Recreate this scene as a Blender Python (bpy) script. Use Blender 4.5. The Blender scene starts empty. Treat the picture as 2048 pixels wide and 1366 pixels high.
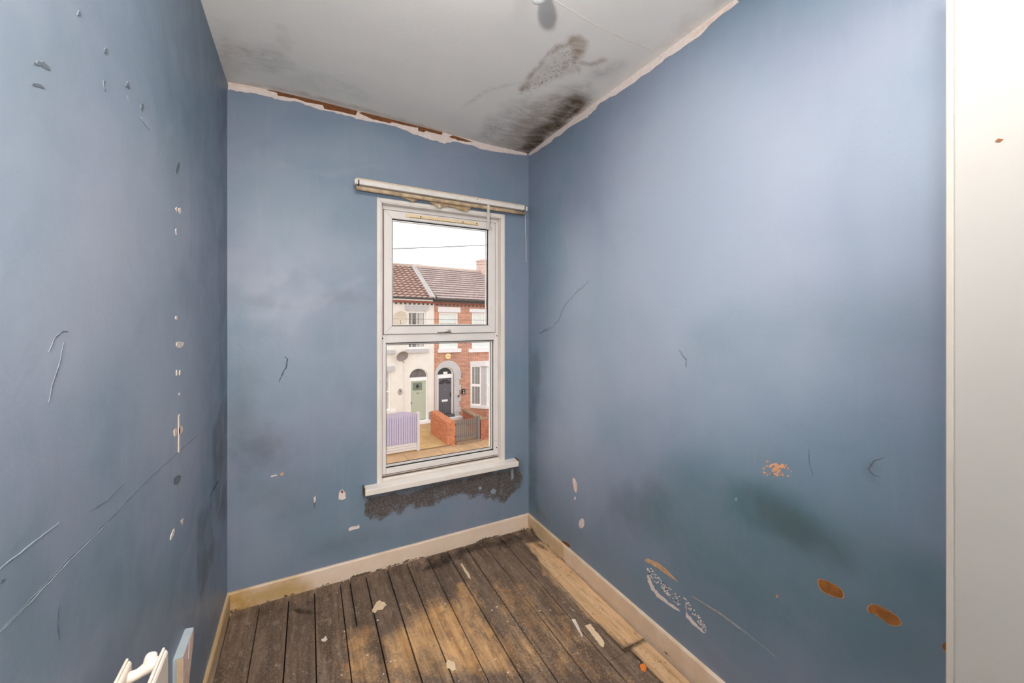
import bpy, bmesh, math, random
import numpy as np
from mathutils import Vector

random.seed(7)
rng = np.random.default_rng(11)
scene = bpy.context.scene
C = scene.collection

# ---------------------------------------------------------------- camera
YAW = math.radians(27.85)
EYE = 1.40
FOC, PCX, HOR = 793.0, 1024.0, 636.0          # focal length, centre, horizon (2048 x 1366 frame)
cam_d = bpy.data.cameras.new('camera')
cam = bpy.data.objects.new('camera', cam_d)
C.objects.link(cam)
cam.location = (0, 0, EYE)
cam.rotation_euler = (math.radians(90), 0, -YAW)
cam_d.sensor_width = 36.0
cam_d.lens = FOC / 2048 * 36.0
cam_d.shift_y = -(683 - HOR) / 2048
cam_d.clip_start = 0.02
scene.camera = cam

# ---------------------------------------------------------------- sky, lights, exposure
w = bpy.data.worlds.new('overcast_sky')
scene.world = w
w.use_nodes = True
wn = w.node_tree
bg = wn.nodes['Background']
bg.inputs[0].default_value = (0.97, 0.985, 1.0, 1)
bg.inputs[1].default_value = 1.62
# the photographer's flash, held up beside the doorway: a little goes straight ahead ...
fl_d = bpy.data.lights.new('photographers_flash', 'SPOT')
fl_d.energy = 95
fl_d.spot_size = math.radians(156)
fl_d.spot_blend = 0.75
fl_d.shadow_soft_size = 0.04
fl_d.color = (1.0, 0.97, 0.94)
fl = bpy.data.objects.new('photographers_flash', fl_d)
fl.location = (-0.24, -0.12, 1.60)
fl.rotation_euler = (math.radians(90 + 22), 0, math.radians(-10))
C.objects.link(fl)
# ... most of it is bounced off the white ceiling behind the camera
fb_d = bpy.data.lights.new('photographers_flash_bounce', 'SPOT')
fb_d.energy = 720
fb_d.spot_size = math.radians(86)
fb_d.spot_blend = 0.9
fb_d.shadow_soft_size = 0.08
fb_d.color = (1.0, 0.96, 0.92)
fb = bpy.data.objects.new('photographers_flash_bounce', fb_d)
fb.location = (0.14, -0.26, 1.60)
fb.rotation_euler = (math.radians(180 - 19), 0, math.radians(-8))
C.objects.link(fb)
# unseen fill light added on the landing behind the doorway
hl_d = bpy.data.lights.new('landing_fill_light', 'POINT')
hl_d.energy = 8
hl_d.shadow_soft_size = 0.12
hl_d.color = (1.0, 0.95, 0.88)
hl = bpy.data.objects.new('landing_fill_light', hl_d)
hl.location = (0.45, -1.15, 2.25)
C.objects.link(hl)

scene.view_settings.view_transform = 'Standard'
scene.view_settings.look = 'None'
scene.view_settings.exposure = 0.12
scene.view_settings.gamma = 1.0
scene.view_settings.use_curve_mapping = False

# ---------------------------------------------------------------- room dimensions (metres)
XL, XR, YW, YF, H = -0.318, 1.347, 2.31, -0.56, 2.52
OX0, OX1, OZ0, OZ1 = 0.385, 1.148, 0.470, 2.056      # window opening
S_, C_ = math.sin(YAW), math.cos(YAW)

def ray(px, py):
    u = (px - PCX) / FOC
    return (S_ + u * C_, C_ - u * S_, (HOR - py) / FOC)

def on_back(px, py, Y=YW):          # a spot measured on the window wall -> (x, z)
    r = ray(px, py); t = Y / r[1]
    return (r[0] * t, EYE + r[2] * t)
def on_right(px, py, X=XR):
    r = ray(px, py); t = X / r[0]
    return (r[1] * t, EYE + r[2] * t)
def on_left(px, py, X=XL):
    r = ray(px, py); t = X / r[0]
    return (r[1] * t, EYE + r[2] * t)
def on_ceiling(px, py):
    r = ray(px, py); t = (H - EYE) / r[2]
    return (r[0] * t, r[1] * t)
def on_floor(px, py):
    r = ray(px, py); t = -EYE / r[2]
    return (r[0] * t, r[1] * t)

# ---------------------------------------------------------------- helpers
def tag(o, label=None, cat=None, group=None, kind=None):
    if label: o['label'] = label
    if cat: o['category'] = cat
    if group: o['group'] = group
    if kind: o['kind'] = kind
    return o

ORG = {}
def empty(name, loc, label=None, cat=None, group=None, kind=None):
    o = bpy.data.objects.new(name, None)
    o.empty_display_size = 0.05
    o.location = loc
    C.objects.link(o)
    ORG[o] = Vector(loc)
    return tag(o, label, cat, group, kind)

class MB:
    """collects shapes in world coordinates"""
    def __init__(s): s.v = []; s.f = []
    def quad(s, a, b, c, d):
        i = len(s.v); s.v += [a, b, c, d]; s.f.append((i, i+1, i+2, i+3)); return s
    def hexa(s, p):                     # 8 corners: bottom 0-3 ccw, top 4-7
        i = len(s.v); s.v += [tuple(q) for q in p]
        for f in ((3,2,1,0),(4,5,6,7),(0,1,5,4),(1,2,6,5),(2,3,7,6),(3,0,4,7)):
            s.f.append(tuple(i+k for k in f))
        return s
    def box(s, x0, x1, y0, y1, z0, z1):
        return s.hexa([(x0,y0,z0),(x1,y0,z0),(x1,y1,z0),(x0,y1,z0),(x0,y0,z1),(x1,y0,z1),(x1,y1,z1),(x0,y1,z1)])
    def prism(s, poly, fn, a, b):       # polygon (p,q) extruded from depth a to b through fn(p,q,depth)
        n = len(poly); i = len(s.v)
        s.v += [fn(p, q, a) for p, q in poly] + [fn(p, q, b) for p, q in poly]
        s.f.append(tuple(range(i, i+n))); s.f.append(tuple(reversed(range(i+n, i+2*n))))
        for k in range(n):
            m = (k+1) % n
            s.f.append((i+k, i+n+k, i+n+m, i+m))
        return s
    def tube(s, pts, r, seg=10, cap=True):
        pts = [Vector(p) for p in pts]
        rs = r if hasattr(r, '__len__') else [r]*len(pts)
        rings = []
        up = Vector((0,0,1)); 
        for k, p in enumerate(pts):
            t = (pts[min(k+1, len(pts)-1)] - pts[max(k-1, 0)]).normalized()
            a = t.cross(up)
            if a.length < 1e-3: a = t.cross(Vector((0,1,0)))
            a.normalize(); b = t.cross(a)
            i = len(s.v); rings.append(i)
            for j in range(seg):
                an = 2*math.pi*j/seg
                s.v.append(tuple(p + rs[k]*(math.cos(an)*a + math.sin(an)*b)))
        for k in range(len(rings)-1):
            for j in range(seg):
                m = (j+1) % seg
                s.f.append((rings[k]+j, rings[k]+m, rings[k+1]+m, rings[k+1]+j))
        if cap:
            s.f.append(tuple(rings[0]+j for j in reversed(range(seg))))
            s.f.append(tuple(rings[-1]+j for j in range(seg)))
        return s
    def lathe(s, prof, fn, seg=24):     # prof: (radius, height); fn(radial_x, radial_y, h) -> world
        rings = []
        for r, h in prof:
            i = len(s.v); rings.append(i)
            for j in range(seg):
                an = 2*math.pi*j/seg
                s.v.append(fn(r*math.cos(an), r*math.sin(an), h))
        for k in range(len(rings)-1):
            for j in range(seg):
                m = (j+1) % seg
                s.f.append((rings[k]+j, rings[k]+m, rings[k+1]+m, rings[k+1]+j))
        s.f.append(tuple(rings[0]+j for j in reversed(range(seg))))
        s.f.append(tuple(rings[-1]+j for j in range(seg)))
        return s
    def build(s, name, mat, parent=None, kind=None, label=None, smooth=False, bevel=0.0, loc=None):
        o0 = ORG.get(parent, Vector((0,0,0)))
        if parent is None:
            if loc is None: loc = s.v[0] if False else (0,0,0)
            o0 = Vector(loc)
        me = bpy.data.meshes.new(name)
        me.from_pydata([(a-o0.x, b-o0.y, c-o0.z) for a, b, c in s.v], [], s.f)
        bm = bmesh.new(); bm.from_mesh(me)
        bmesh.ops.recalc_face_normals(bm, faces=bm.faces)
        bm.to_mesh(me); bm.free()
        if smooth:
            me.polygons.foreach_set('use_smooth', [True]*len(me.polygons))
        me.materials.append(M[mat] if isinstance(mat, str) else mat)
        o = bpy.data.objects.new(name, me)
        C.objects.link(o)
        if parent is not None: o.parent = parent
        else: o.location = o0
        ORG[o] = o0.copy()
        if bevel > 0:
            md = o.modifiers.new('bevel', 'BEVEL'); md.width = bevel; md.segments = 2
            md.limit_method = 'ANGLE'; md.angle_limit = math.radians(40)
        if kind: o['kind'] = kind
        if label: o['label'] = label
        return o

def copy_part(src, parent, offset=(0,0,0)):
    o = src.copy(); C.objects.link(o); o.parent = parent
    o.location = Vector(src.location) + Vector(offset)
    ORG[o] = ORG[src] + Vector(offset)
    return o

# numpy value noise and soft masks for stains
def vnoise(x, y, scale, seed=0):
    r = np.random.default_rng(seed).random((256, 256))
    X = x*scale; Y = y*scale
    xi = np.floor(X).astype(int); yi = np.floor(Y).astype(int)
    fx = X-xi; fy = Y-yi
    fx = fx*fx*(3-2*fx); fy = fy*fy*(3-2*fy)
    a = r[xi % 256, yi % 256]; b = r[(xi+1) % 256, yi % 256]
    c = r[xi % 256, (yi+1) % 256]; d = r[(xi+1) % 256, (yi+1) % 256]
    return (a*(1-fx)+b*fx)*(1-fy)+(c*(1-fx)+d*fx)*fy - 0.5
def fbm(x, y, scale, seed=0, octv=4):
    t = 0; a = 1
    for k in range(octv):
        t = t + a*vnoise(x, y, scale*2**k, seed+k); a *= .55
    return t
def sd_poly(x, y, P):
    d = np.full(x.shape, 1e9); inside = np.zeros(x.shape, bool)
    n = len(P)
    for k in range(n):
        ax, ay = P[k]; bx, by = P[(k+1) % n]
        ex, ey = bx-ax, by-ay
        wx, wy = x-ax, y-ay
        t = np.clip((wx*ex+wy*ey)/(ex*ex+ey*ey+1e-12), 0, 1)
        d = np.minimum(d, (wx-ex*t)**2+(wy-ey*t)**2)
        c = ((ay <= y) & (by > y)) | ((by <= y) & (ay > y))
        with np.errstate(divide='ignore', invalid='ignore'):
            xi = ax + (y-ay)*ex/(ey if abs(ey) > 1e-12 else 1e-12)
        inside ^= c & (x < xi)
    d = np.sqrt(d)
    return np.where(inside, -d, d)
def sd_line(x, y, P):
    d = np.full(x.shape, 1e9)
    for k in range(len(P)-1):
        ax, ay = P[k]; bx, by = P[k+1]
        ex, ey = bx-ax, by-ay
        wx, wy = x-ax, y-ay
        t = np.clip((wx*ex+wy*ey)/(ex*ex+ey*ey+1e-12), 0, 1)
        d = np.minimum(d, (wx-ex*t)**2+(wy-ey*t)**2)
    return np.sqrt(d)
def sstep(t):
    t = np.clip(t, 0, 1); return t*t*(3-2*t)

class Stain:
    """soft-edged stains on one surface; cv turns measured spots into surface coordinates"""
    def __init__(s, x, y, cv, seed):
        s.x, s.y, s.cv, s.seed = x, y, cv, seed
        s.ch = {k: np.zeros(x.shape) for k in 'rgba'}
    def _w(s, warp, freq):
        s.seed += 17
        return warp*2*fbm(s.x, s.y, freq, s.seed) if warp else 0
    def poly(s, ch, pts, amp=1, soft=.05, warp=.03, freq=12):
        P = [s.cv(*p) for p in pts]
        d = sd_poly(s.x, s.y, P) + s._w(warp, freq)
        s.ch[ch] = np.maximum(s.ch[ch], amp*sstep(.5-d/soft)); return s
    def wpoly(s, ch, P, amp=1, soft=.05, warp=.03, freq=12):      # outline given in metres
        d = sd_poly(s.x, s.y, P) + s._w(warp, freq)
        s.ch[ch] = np.maximum(s.ch[ch], amp*sstep(.5-d/soft)); return s
    def blob(s, ch, cx, cy, rx, ry, amp=1, soft=.05, warp=.02, freq=12, rot=0):
        a = math.radians(rot)
        pts = []
        for k in range(20):
            t = 2*math.pi*k/20
            u, v = rx*math.cos(t), ry*math.sin(t)
            pts.append((cx+u*math.cos(a)-v*math.sin(a), cy+u*math.sin(a)+v*math.cos(a)))
        return s.poly(ch, pts, amp, soft, warp, freq)
    def line(s, ch, pts, width, amp=1, soft=.02, warp=.01, freq=20):
        P = [s.cv(*p) for p in pts]
        d = sd_line(s.x, s.y, P) - width + s._w(warp, freq)
        s.ch[ch] = np.maximum(s.ch[ch], amp*sstep(.5-d/soft)); return s
    def rgba(s):
        return np.stack([s.ch[k] for k in 'rgba'], -1)

def grid_surface(name, mat, us, vs, to3d, hole=None, cv=None, stains=None, seed=1, kind='structure', parent=None):
    U, V = np.meshgrid(us, vs, indexing='ij')
    nu, nv = U.shape
    pts = to3d(U.ravel(), V.ravel())
    idx = np.arange(nu*nv).reshape(nu, nv)
    q = np.stack([idx[:-1,:-1], idx[1:,:-1], idx[1:,1:], idx[:-1,1:]], -1).reshape(-1, 4)
    if hole:
        cu = ((U[:-1,:-1]+U[1:,1:])/2).ravel(); cvv = ((V[:-1,:-1]+V[1:,1:])/2).ravel()
        keep = ~((cu > hole[0]) & (cu < hole[1]) & (cvv > hole[2]) & (cvv < hole[3]))
        q = q[keep]
    me = bpy.data.meshes.new(name)
    me.from_pydata([tuple(p) for p in pts], [], q.tolist())
    st = Stain(U.ravel(), V.ravel(), cv, seed)
    if stains: stains(st)
    at = me.color_attributes.new('stain', 'FLOAT_COLOR', 'POINT')
    at.data.foreach_set('color', st.rgba().astype(np.float32).ravel())
    me.materials.append(M[mat])
    o = bpy.data.objects.new(name, me); C.objects.link(o)
    ORG[o] = Vector((0,0,0))
    if kind: o['kind'] = kind
    return o

def axis(a, b, step, extra=()):
    v = list(np.linspace(a, b, int(round((b-a)/step))+1))
    for e in extra:
        k = int(np.argmin([abs(t-e) for t in v])); v[k] = e
    return np.array(sorted(v))

# ---------------------------------------------------------------- materials
M = {}
class NT:
    def __init__(s, name):
        m = bpy.data.materials.new(name); m.use_nodes = True
        s.m = m; s.t = m.node_tree; s.n = s.t.nodes; s.b = s.n['Principled BSDF']
        M[name] = m
    def add(s, typ, **kw):
        n = s.n.new(typ)
        for k, v in kw.items(): setattr(n, k, v)
        return n
    def put(s, sock, v):
        if isinstance(v, bpy.types.NodeSocket): s.t.links.new(v, sock)
        elif isinstance(v, (tuple, list)) and len(v) == 3 and sock.type == 'RGBA': sock.default_value = (*v, 1)
        else: sock.default_value = v
    def pos(s, scale=(1,1,1), loc=(0,0,0), rot=(0,0,0)):
        g = s.add('ShaderNodeNewGeometry'); mp = s.add('ShaderNodeMapping')
        s.put(mp.inputs[0], g.outputs['Position'])
        mp.inputs['Scale'].default_value = scale; mp.inputs['Location'].default_value = loc
        mp.inputs['Rotation'].default_value = rot
        return mp.outputs[0]
    def noise(s, vec, scale, detail=4, rough=.55, dist=0):
        n = s.add('ShaderNodeTexNoise'); s.put(n.inputs['Vector'], vec)
        n.inputs['Scale'].default_value = scale; n.inputs['Detail'].default_value = detail
        n.inputs['Roughness'].default_value = rough; n.inputs['Distortion'].default_value = dist
        return n.outputs[0]
    def voro(s, vec, scale, feat='F1'):
        n = s.add('ShaderNodeTexVoronoi', feature=feat); s.put(n.inputs['Vector'], vec)
        n.inputs['Scale'].default_value = scale
        return n.outputs['Distance']
    def math(s, op, a, b=0.0, c=None):
        n = s.add('ShaderNodeMath', operation=op)
        s.put(n.inputs[0], a); s.put(n.inputs[1], b)
        if c is not None: s.put(n.inputs[2], c)
        return n.outputs[0]
    def ramp(s, v, lo, hi, a=0.0, b=1.0):
        n = s.add('ShaderNodeMapRange', interpolation_type='SMOOTHSTEP')
        s.put(n.inputs[0], v); s.put(n.inputs[1], lo); s.put(n.inputs[2], hi); s.put(n.inputs[3], a); s.put(n.inputs[4], b)
        return n.outputs[0]
    def mix(s, f, a, b, blend='MIX'):
        n = s.add('ShaderNodeMix', data_type='RGBA', blend_type=blend)
        s.put(n.inputs[0], f); s.put(n.inputs[6], a); s.put(n.inputs[7], b)
        return n.outputs[2]
    def attr(s, name):
        n = s.add('ShaderNodeAttribute', attribute_name=name)
        sp = s.add('ShaderNodeSeparateColor'); s.put(sp.inputs[0], n.outputs['Color'])
        return sp.outputs[0], sp.outputs[1], sp.outputs[2], n.outputs['Alpha']
    def bump(s, h, strength=.3, dist=.01):
        n = s.add('ShaderNodeBump'); n.inputs['Strength'].default_value = strength
        n.inputs['Distance'].default_value = dist; s.put(n.inputs['Height'], h)
        s.put(s.b.inputs['Normal'], n.outputs[0])
    def done(s, col, rough=.6, spec=.3, metal=0):
        s.put(s.b.inputs['Base Color'], col); s.put(s.b.inputs['Roughness'], rough)
        s.b.inputs['Specular IOR Level'].default_value = spec; s.b.inputs['Metallic'].default_value = metal
        return s.m

def simple(name, col, rough=.6, var=.12, scale=20, spec=.3, dirt=None, dirt_amt=.0, dscale=6, bump=0, metal=0):
    t = NT(name); p = t.pos()
    n = t.noise(p, scale, 5)
    dk = tuple(c*(1-var) for c in col); lt = tuple(min(1, c*(1+var)) for c in col)
    c = t.mix(t.ramp(n, .3, .7), dk, lt)
    if dirt:
        d = t.noise(p, dscale, 6, .65)
        c = t.mix(t.ramp(d, .66-dirt_amt*.5, .8, 0, .85), c, dirt)
    if bump: t.bump(n, bump, .004)
    return t.done(c, rough, spec, metal)

def srgb(r, g, b):
    f = lambda v: (v/255/12.92) if v/255 <= .04045 else ((v/255+.055)/1.055)**2.4
    return (f(r), f(g), f(b))

# blue wall paint: stain r = mould, g = brown damp and darker corner strips, b = teal damp and painted light falloff, a = pale wear and painted-in light
t = NT('blue_wall_paint')
r_, g_, b_, a_ = t.attr('stain')
p = t.pos(); big = t.noise(p, 1.7, 3, .5); med = t.noise(p, 6, 5, .6, .6); fine = t.noise(p, 60, 4, .6)
streak = t.noise(t.pos((9, 9, .8)), 3, 4, .6, .4)
swirl = t.noise(t.pos((1, 1, 1.4), rot=(.3, .5, .2)), 3.4, 4, .6, 1.4)
col = t.mix(t.ramp(big, .36, .66), srgb(115, 134, 152), srgb(128, 138, 157))
col = t.mix(t.ramp(med, .48, .75, 0, .30), col, srgb(114, 137, 152))
col = t.mix(t.ramp(streak, .5, .75, 0, .13), col, srgb(146, 154, 169))
col = t.mix(t.ramp(swirl, .55, .72, 0, .22), col, srgb(106, 121, 140))
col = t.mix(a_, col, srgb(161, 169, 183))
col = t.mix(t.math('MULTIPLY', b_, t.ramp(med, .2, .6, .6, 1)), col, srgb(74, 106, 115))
col = t.mix(t.math('MULTIPLY', g_, t.ramp(med, .25, .6, .35, 1)), col, srgb(74, 76, 76))
sp1 = t.noise(p, 150, 5, .75); sp2 = t.noise(p, 34, 6, .75)
mth = t.math('ADD', t.math('MULTIPLY', sp1, .6), t.math('MULTIPLY', sp2, .4))
th = t.math('SUBTRACT', .80, t.math('MULTIPLY', r_, .46))
mf = t.ramp(t.math('SUBTRACT', mth, th), -.06, .10)
mcol = t.mix(t.noise(p, 45, 4, .7), srgb(78, 64, 55), srgb(112, 104, 97))
mcol = t.mix(t.ramp(t.noise(p, 110, 4, .7), .46, .62), mcol, srgb(40, 34, 31))
col = t.mix(t.math('MULTIPLY', mf, .93), col, mcol)
# faint specks all over
spk = t.voro(p, 34); col = t.mix(t.ramp(spk, .05, .035, 0, .4), col, srgb(96, 104, 112))
h = t.math('ADD', t.math('MULTIPLY', fine, .5), t.math('MULTIPLY', med, 1.2))
t.bump(h, .22, .004)
t.done(col, t.ramp(med, .3, .7, .40, .52), .5)

# ceiling: stain r = mould specks, g = brown tide mark, b = grey smudge, a = dark rot
t = NT('stained_ceiling_paint')
r_, g_, b_, a_ = t.attr('stain')
p = t.pos(); big = t.noise(p, 1.4, 3); med = t.noise(p, 7, 5, .65, .5); fine = t.noise(p, 50, 4, .6)
brush = t.noise(t.pos((1.6, 3.2, 1), rot=(0, 0, .5)), 6, 6, .72, 1.0)
col = t.mix(t.ramp(big, .3, .7), srgb(230, 226, 220), srgb(238, 234, 228))
col = t.mix(t.math('MULTIPLY', b_, t.ramp(brush, .3, .65, .25, 1)), col, srgb(172, 168, 163))
col = t.mix(t.math('MULTIPLY', g_, t.ramp(brush, .25, .6, .45, 1)), col, srgb(146, 120, 94))
col = t.mix(t.math('MULTIPLY', a_, t.ramp(brush, .3, .62, .5, 1)), col, srgb(84, 62, 42))
sp1 = t.noise(p, 95, 5, .75)
mf = t.ramp(t.math('SUBTRACT', sp1, t.math('SUBTRACT', .80, t.math('MULTIPLY', r_, .26))), -.01, .05)
col = t.mix(t.math('MULTIPLY', mf, .85), col, srgb(70, 56, 44))
t.bump(t.math('ADD', fine, t.math('MULTIPLY', med, 2)), .15, .004)
t.done(col, .7, .2)

# floor boards: stain r = black mould, g = worn clean pine, b = white paint, a = bare pale pine
t = NT('worn_floorboard')
r_, g_, b_, a_ = t.attr('stain')
oi = t.add('ShaderNodeObjectInfo'); rnd = oi.outputs['Random']
p = t.pos(); pg = t.pos((1, .07, 1)); pm = t.pos((1, .45, 1))
grain = t.noise(pg, 95, 5, .65, .3); grain2 = t.noise(pg, 26, 4, .6, .8)
med = t.noise(pm, 16, 7, .72, .5); fine = t.noise(p, 110, 4, .7); big = t.noise(pm, 5.0, 5, .65)
col = t.mix(t.ramp(grain2, .3, .7), srgb(94, 76, 62), srgb(134, 112, 94))
col = t.mix(t.ramp(big, .42, .68, 0, .55), col, srgb(86, 70, 58))
col = t.mix(t.ramp(fine, .5, .72, 0, .7), col, srgb(172, 152, 134))
col = t.mix(t.ramp(t.noise(t.pos((1, .3, 1), loc=(2, 8, 0)), 42, 6, .78), .52, .68, 0, .5), col, srgb(180, 164, 150))
wood = t.mix(t.ramp(grain2, .3, .68), srgb(200, 150, 98), srgb(232, 186, 134))
wear = t.math('ADD', t.math('MULTIPLY', g_, 1.0), t.math('ADD', t.math('MULTIPLY', t.math('SUBTRACT', med, .5), 1.7), t.math('MULTIPLY', t.math('SUBTRACT', fine, .5), .7)))
gg = t.ramp(wear, .12, 1.0)
col = t.mix(gg, col, wood)
pale = t.mix(t.ramp(grain2, .3, .7), srgb(212, 170, 126), srgb(238, 202, 160))
pw_ = t.ramp(t.math('ADD', t.math('MULTIPLY', a_, 1.1), t.math('MULTIPLY', t.math('SUBTRACT', med, .5), 1.2)), .2, .8)
col = t.mix(t.math('MULTIPLY', pw_, a_), col, pale)
col = t.mix(t.ramp(grain, .50, .70, 0, .42), col, srgb(84, 64, 48))
col = t.mix(t.math('MULTIPLY', rnd, .22), col, srgb(92, 78, 70))
dirt = t.noise(t.pos(loc=(5, 2, 0)), 24, 6, .75)
col = t.mix(t.ramp(dirt, .54, .70, 0, .55), col, srgb(78, 60, 46))
mth = t.math('ADD', t.math('MULTIPLY', med, .55), t.math('MULTIPLY', fine, .45))
mf = t.ramp(t.math('SUBTRACT', mth, t.math('SUBTRACT', .80, t.math('MULTIPLY', r_, .46))), -.08, .16)
col = t.mix(t.math('MULTIPLY', mf, .92), col, srgb(40, 31, 25))
# white spatter, smears and dark spots
wf = t.ramp(t.math('SUBTRACT', t.noise(p, 30, 6, .75), t.math('SUBTRACT', .80, t.math('MULTIPLY', b_, .44))), 0, .12)
col = t.mix(t.math('MULTIPLY', wf, .75), col, srgb(212, 200, 190))
v1 = t.voro(p, 30); v2 = t.voro(t.pos(loc=(3.3, 1.7, 0)), 60); v3 = t.voro(t.pos(loc=(1.3, 7.7, 0)), 75)
size = t.ramp(t.noise(p, 14, 2), .48, .72, .0, .20)
col = t.mix(t.ramp(t.math('SUBTRACT', v1, size), 0, -.04, 0, .85), col, srgb(228, 216, 200))
size2 = t.ramp(t.noise(p, 9, 3), .48, .7, .0, .22)
col = t.mix(t.ramp(t.math('SUBTRACT', v2, size2), 0, -.04, 0, .75), col, srgb(56, 43, 34))
size3 = t.ramp(t.noise(t.pos(loc=(9, 4, 0)), 11, 3), .47, .7, .0, .20)
col = t.mix(t.ramp(t.math('SUBTRACT', v3, size3), 0, -.04, 0, .7), col, srgb(206, 190, 174))
t.bump(t.math('ADD', t.math('MULTIPLY', grain, .7), t.math('MULTIPLY', med, 1.0)), .5, .003)
t.done(col, t.ramp(med, .3, .7, .5, .75), .3)

simple('void_dark', srgb(30, 24, 20), .9)
# baseboards: cream gloss with brown dirt towards the left corner
t = NT('cream_baseboard_paint')
r_, g_, b_, a_ = t.attr('stain')
p = t.pos(); med = t.noise(p, 9, 5, .65); fine = t.noise(p, 70, 5, .7)
col = t.mix(t.ramp(med, .3, .7), srgb(236, 212, 190), srgb(242, 222, 202))
col = t.mix(t.math('MULTIPLY', g_, t.ramp(med, .3, .55, .6, 1)), col, srgb(190, 154, 92))
sp = t.math('ADD', t.math('MULTIPLY', med, .5), t.math('MULTIPLY', fine, .5))
mf = t.ramp(t.math('SUBTRACT', sp, t.math('SUBTRACT', .76, t.math('MULTIPLY', r_, .42))), -.02, .06)
col = t.mix(t.math('MULTIPLY', mf, .9), col, srgb(72, 52, 34))
t.bump(fine, .15, .003)
t.done(col, .45, .4)

simple('window_plastic', srgb(228, 222, 218), .35, .03, 5, .45, srgb(160, 145, 130), .05, 30)
simple('trim_plastic', srgb(230, 222, 214), .4, .04, 6, .4, srgb(150, 135, 118), .06, 26)
simple('gasket_rubber', srgb(32, 27, 25), .6)
simple('grime_line', srgb(104, 84, 66), .8, .3, 60)
simple('vent_cream', srgb(236, 212, 172), .45, .05, 30, .3, srgb(160, 130, 95), .02, 40)
simple('screw_dark', srgb(46, 38, 34), .5)
simple('sill_paint', srgb(236, 228, 220), .4, .04, 8, .4, srgb(150, 132, 116), .06, 30)
simple('rail_white', srgb(226, 220, 214), .4, .05, 18, .4, srgb(160, 134, 108), .1, 30)
simple('rail_stained', srgb(214, 196, 172), .6, .1, 30, .3, srgb(126, 98, 72), .2, 30)
simple('blind_fabric', srgb(176, 152, 118), .85, .25, 28, .2, srgb(112, 86, 60), .3, 22, .4)
simple('roll_cloth', srgb(196, 172, 142), .8, .25, 22, .2, srgb(120, 92, 66), .35, 26, .3)
simple('wand_clear', srgb(206, 198, 184), .4, .06)
simple('cord_white', srgb(214, 220, 224), .6)
simple('radiator_enamel', srgb(226, 214, 202), .4, .04, 10, .45, srgb(170, 140, 112), .03, 24)
simple('block_paint', srgb(176, 188, 194), .55, .06, 20)
simple('block_plaster', srgb(226, 200, 184), .8, .08, 50, .2, srgb(180, 146, 116), .1, 30, .4)
simple('block_timber', srgb(224, 198, 164), .7, .1, 40)
simple('bare_plaster', srgb(226, 212, 204), .85, .06, 60, .2, bump=.3)
simple('ceiling_filler', srgb(226, 219, 212), .8, .04, 40)
simple('pink_plaster', srgb(228, 206, 192), .85, .08, 40, .2, bump=.3)
simple('brown_base', srgb(122, 78, 48), .85, .15, 30, .2, bump=.3)
simple('rust_plaster', srgb(146, 92, 48), .85, .22, 45, .2, bump=.5)
simple('tan_plaster', srgb(196, 158, 124), .85, .15, 60, .2, bump=.3)
simple('orange_flake', srgb(214, 156, 118), .85, .1, 50)
simple('grey_scuff', srgb(97, 106, 115), .7, .15, 70)
simple('pale_scratch', srgb(146, 158, 171), .7, .1, 60)
simple('dark_scratch', srgb(78, 88, 98), .8, .15, 60)
simple('door_gloss', srgb(170, 167, 162), .4, .02, 3, .4, srgb(160, 148, 134), .05, 5)
simple('door_lip', srgb(180, 173, 164), .4, .03, 10, .4, srgb(156, 130, 98), .12, 8)
simple('lamp_white', srgb(240, 238, 236), .35, .01)
simple('bulb_glass', srgb(236, 236, 232), .2, .01, 5, .5)
simple('scrap_orange', srgb(232, 128, 50), .7)
simple('scrap_white', srgb(226, 214, 206), .7)
simple('scrap_cream', srgb(232, 206, 172), .8, .06, 40)
simple('landing_wall', srgb(222, 216, 206), .7)
simple('steel', srgb(190, 188, 184), .3, .05, 10, .5, metal=1)

# glass: thin clear pane
t = NT('window_glass')
tr = t.add('ShaderNodeBsdfTransparent'); gl = t.add('ShaderNodeBsdfGlossy'); gl.inputs['Roughness'].default_value = .02
lw = t.add('ShaderNodeFresnel'); lw.inputs[0].default_value = 1.25
ms = t.add('ShaderNodeMixShader'); t.put(ms.inputs[0], lw.outputs[0]); t.put(ms.inputs[1], tr.outputs[0]); t.put(ms.inputs[2], gl.outputs[0])
t.t.links.new(ms.outputs[0], t.n['Material Output'].inputs[0])

# street materials
def brick_mat(name, c1, c2, mortar, along='x', sc=1.0):
    t = NT(name); p = t.pos()
    sp = t.add('ShaderNodeSeparateXYZ'); t.put(sp.inputs[0], p)
    cb = t.add('ShaderNodeCombineXYZ')
    if along == 'x':
        t.put(cb.inputs[0], sp.outputs[0]); t.put(cb.inputs[1], t.math('ADD', sp.outputs[2], t.math('MULTIPLY', sp.outputs[0], .0158)))
    else:
        t.put(cb.inputs[0], sp.outputs[1]); t.put(cb.inputs[1], sp.outputs[2])
    b = t.add('ShaderNodeTexBrick'); t.put(b.inputs['Vector'], cb.outputs[0])
    b.inputs['Scale'].default_value = 1.0; b.inputs['Brick Width'].default_value = .225*sc; b.inputs['Row Height'].default_value = .075*sc
    b.inputs['Mortar Size'].default_value = .009*sc; b.inputs['Bias'].default_value = 0
    t.put(b.inputs['Color1'], c1); t.put(b.inputs['Color2'], c2); t.put(b.inputs['Mortar'], mortar)
    n = t.noise(p, 2.2, 6, .65)
    c = t.mix(t.ramp(n, .35, .7, 0, .5), b.outputs[0], srgb(222, 164, 128))
    n2 = t.noise(p, 5.0, 4, .6)
    c = t.mix(t.ramp(n2, .55, .75, 0, .5), c, srgb(140, 86, 72))
    return t.done(c, .85, .2)
brick_mat('house_brick', srgb(188, 124, 100), srgb(158, 100, 84), srgb(214, 190, 172))
simple('brick_orange', srgb(194, 124, 90), .85, .2, 9, .2, srgb(190, 150, 118), .05, 12)
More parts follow.
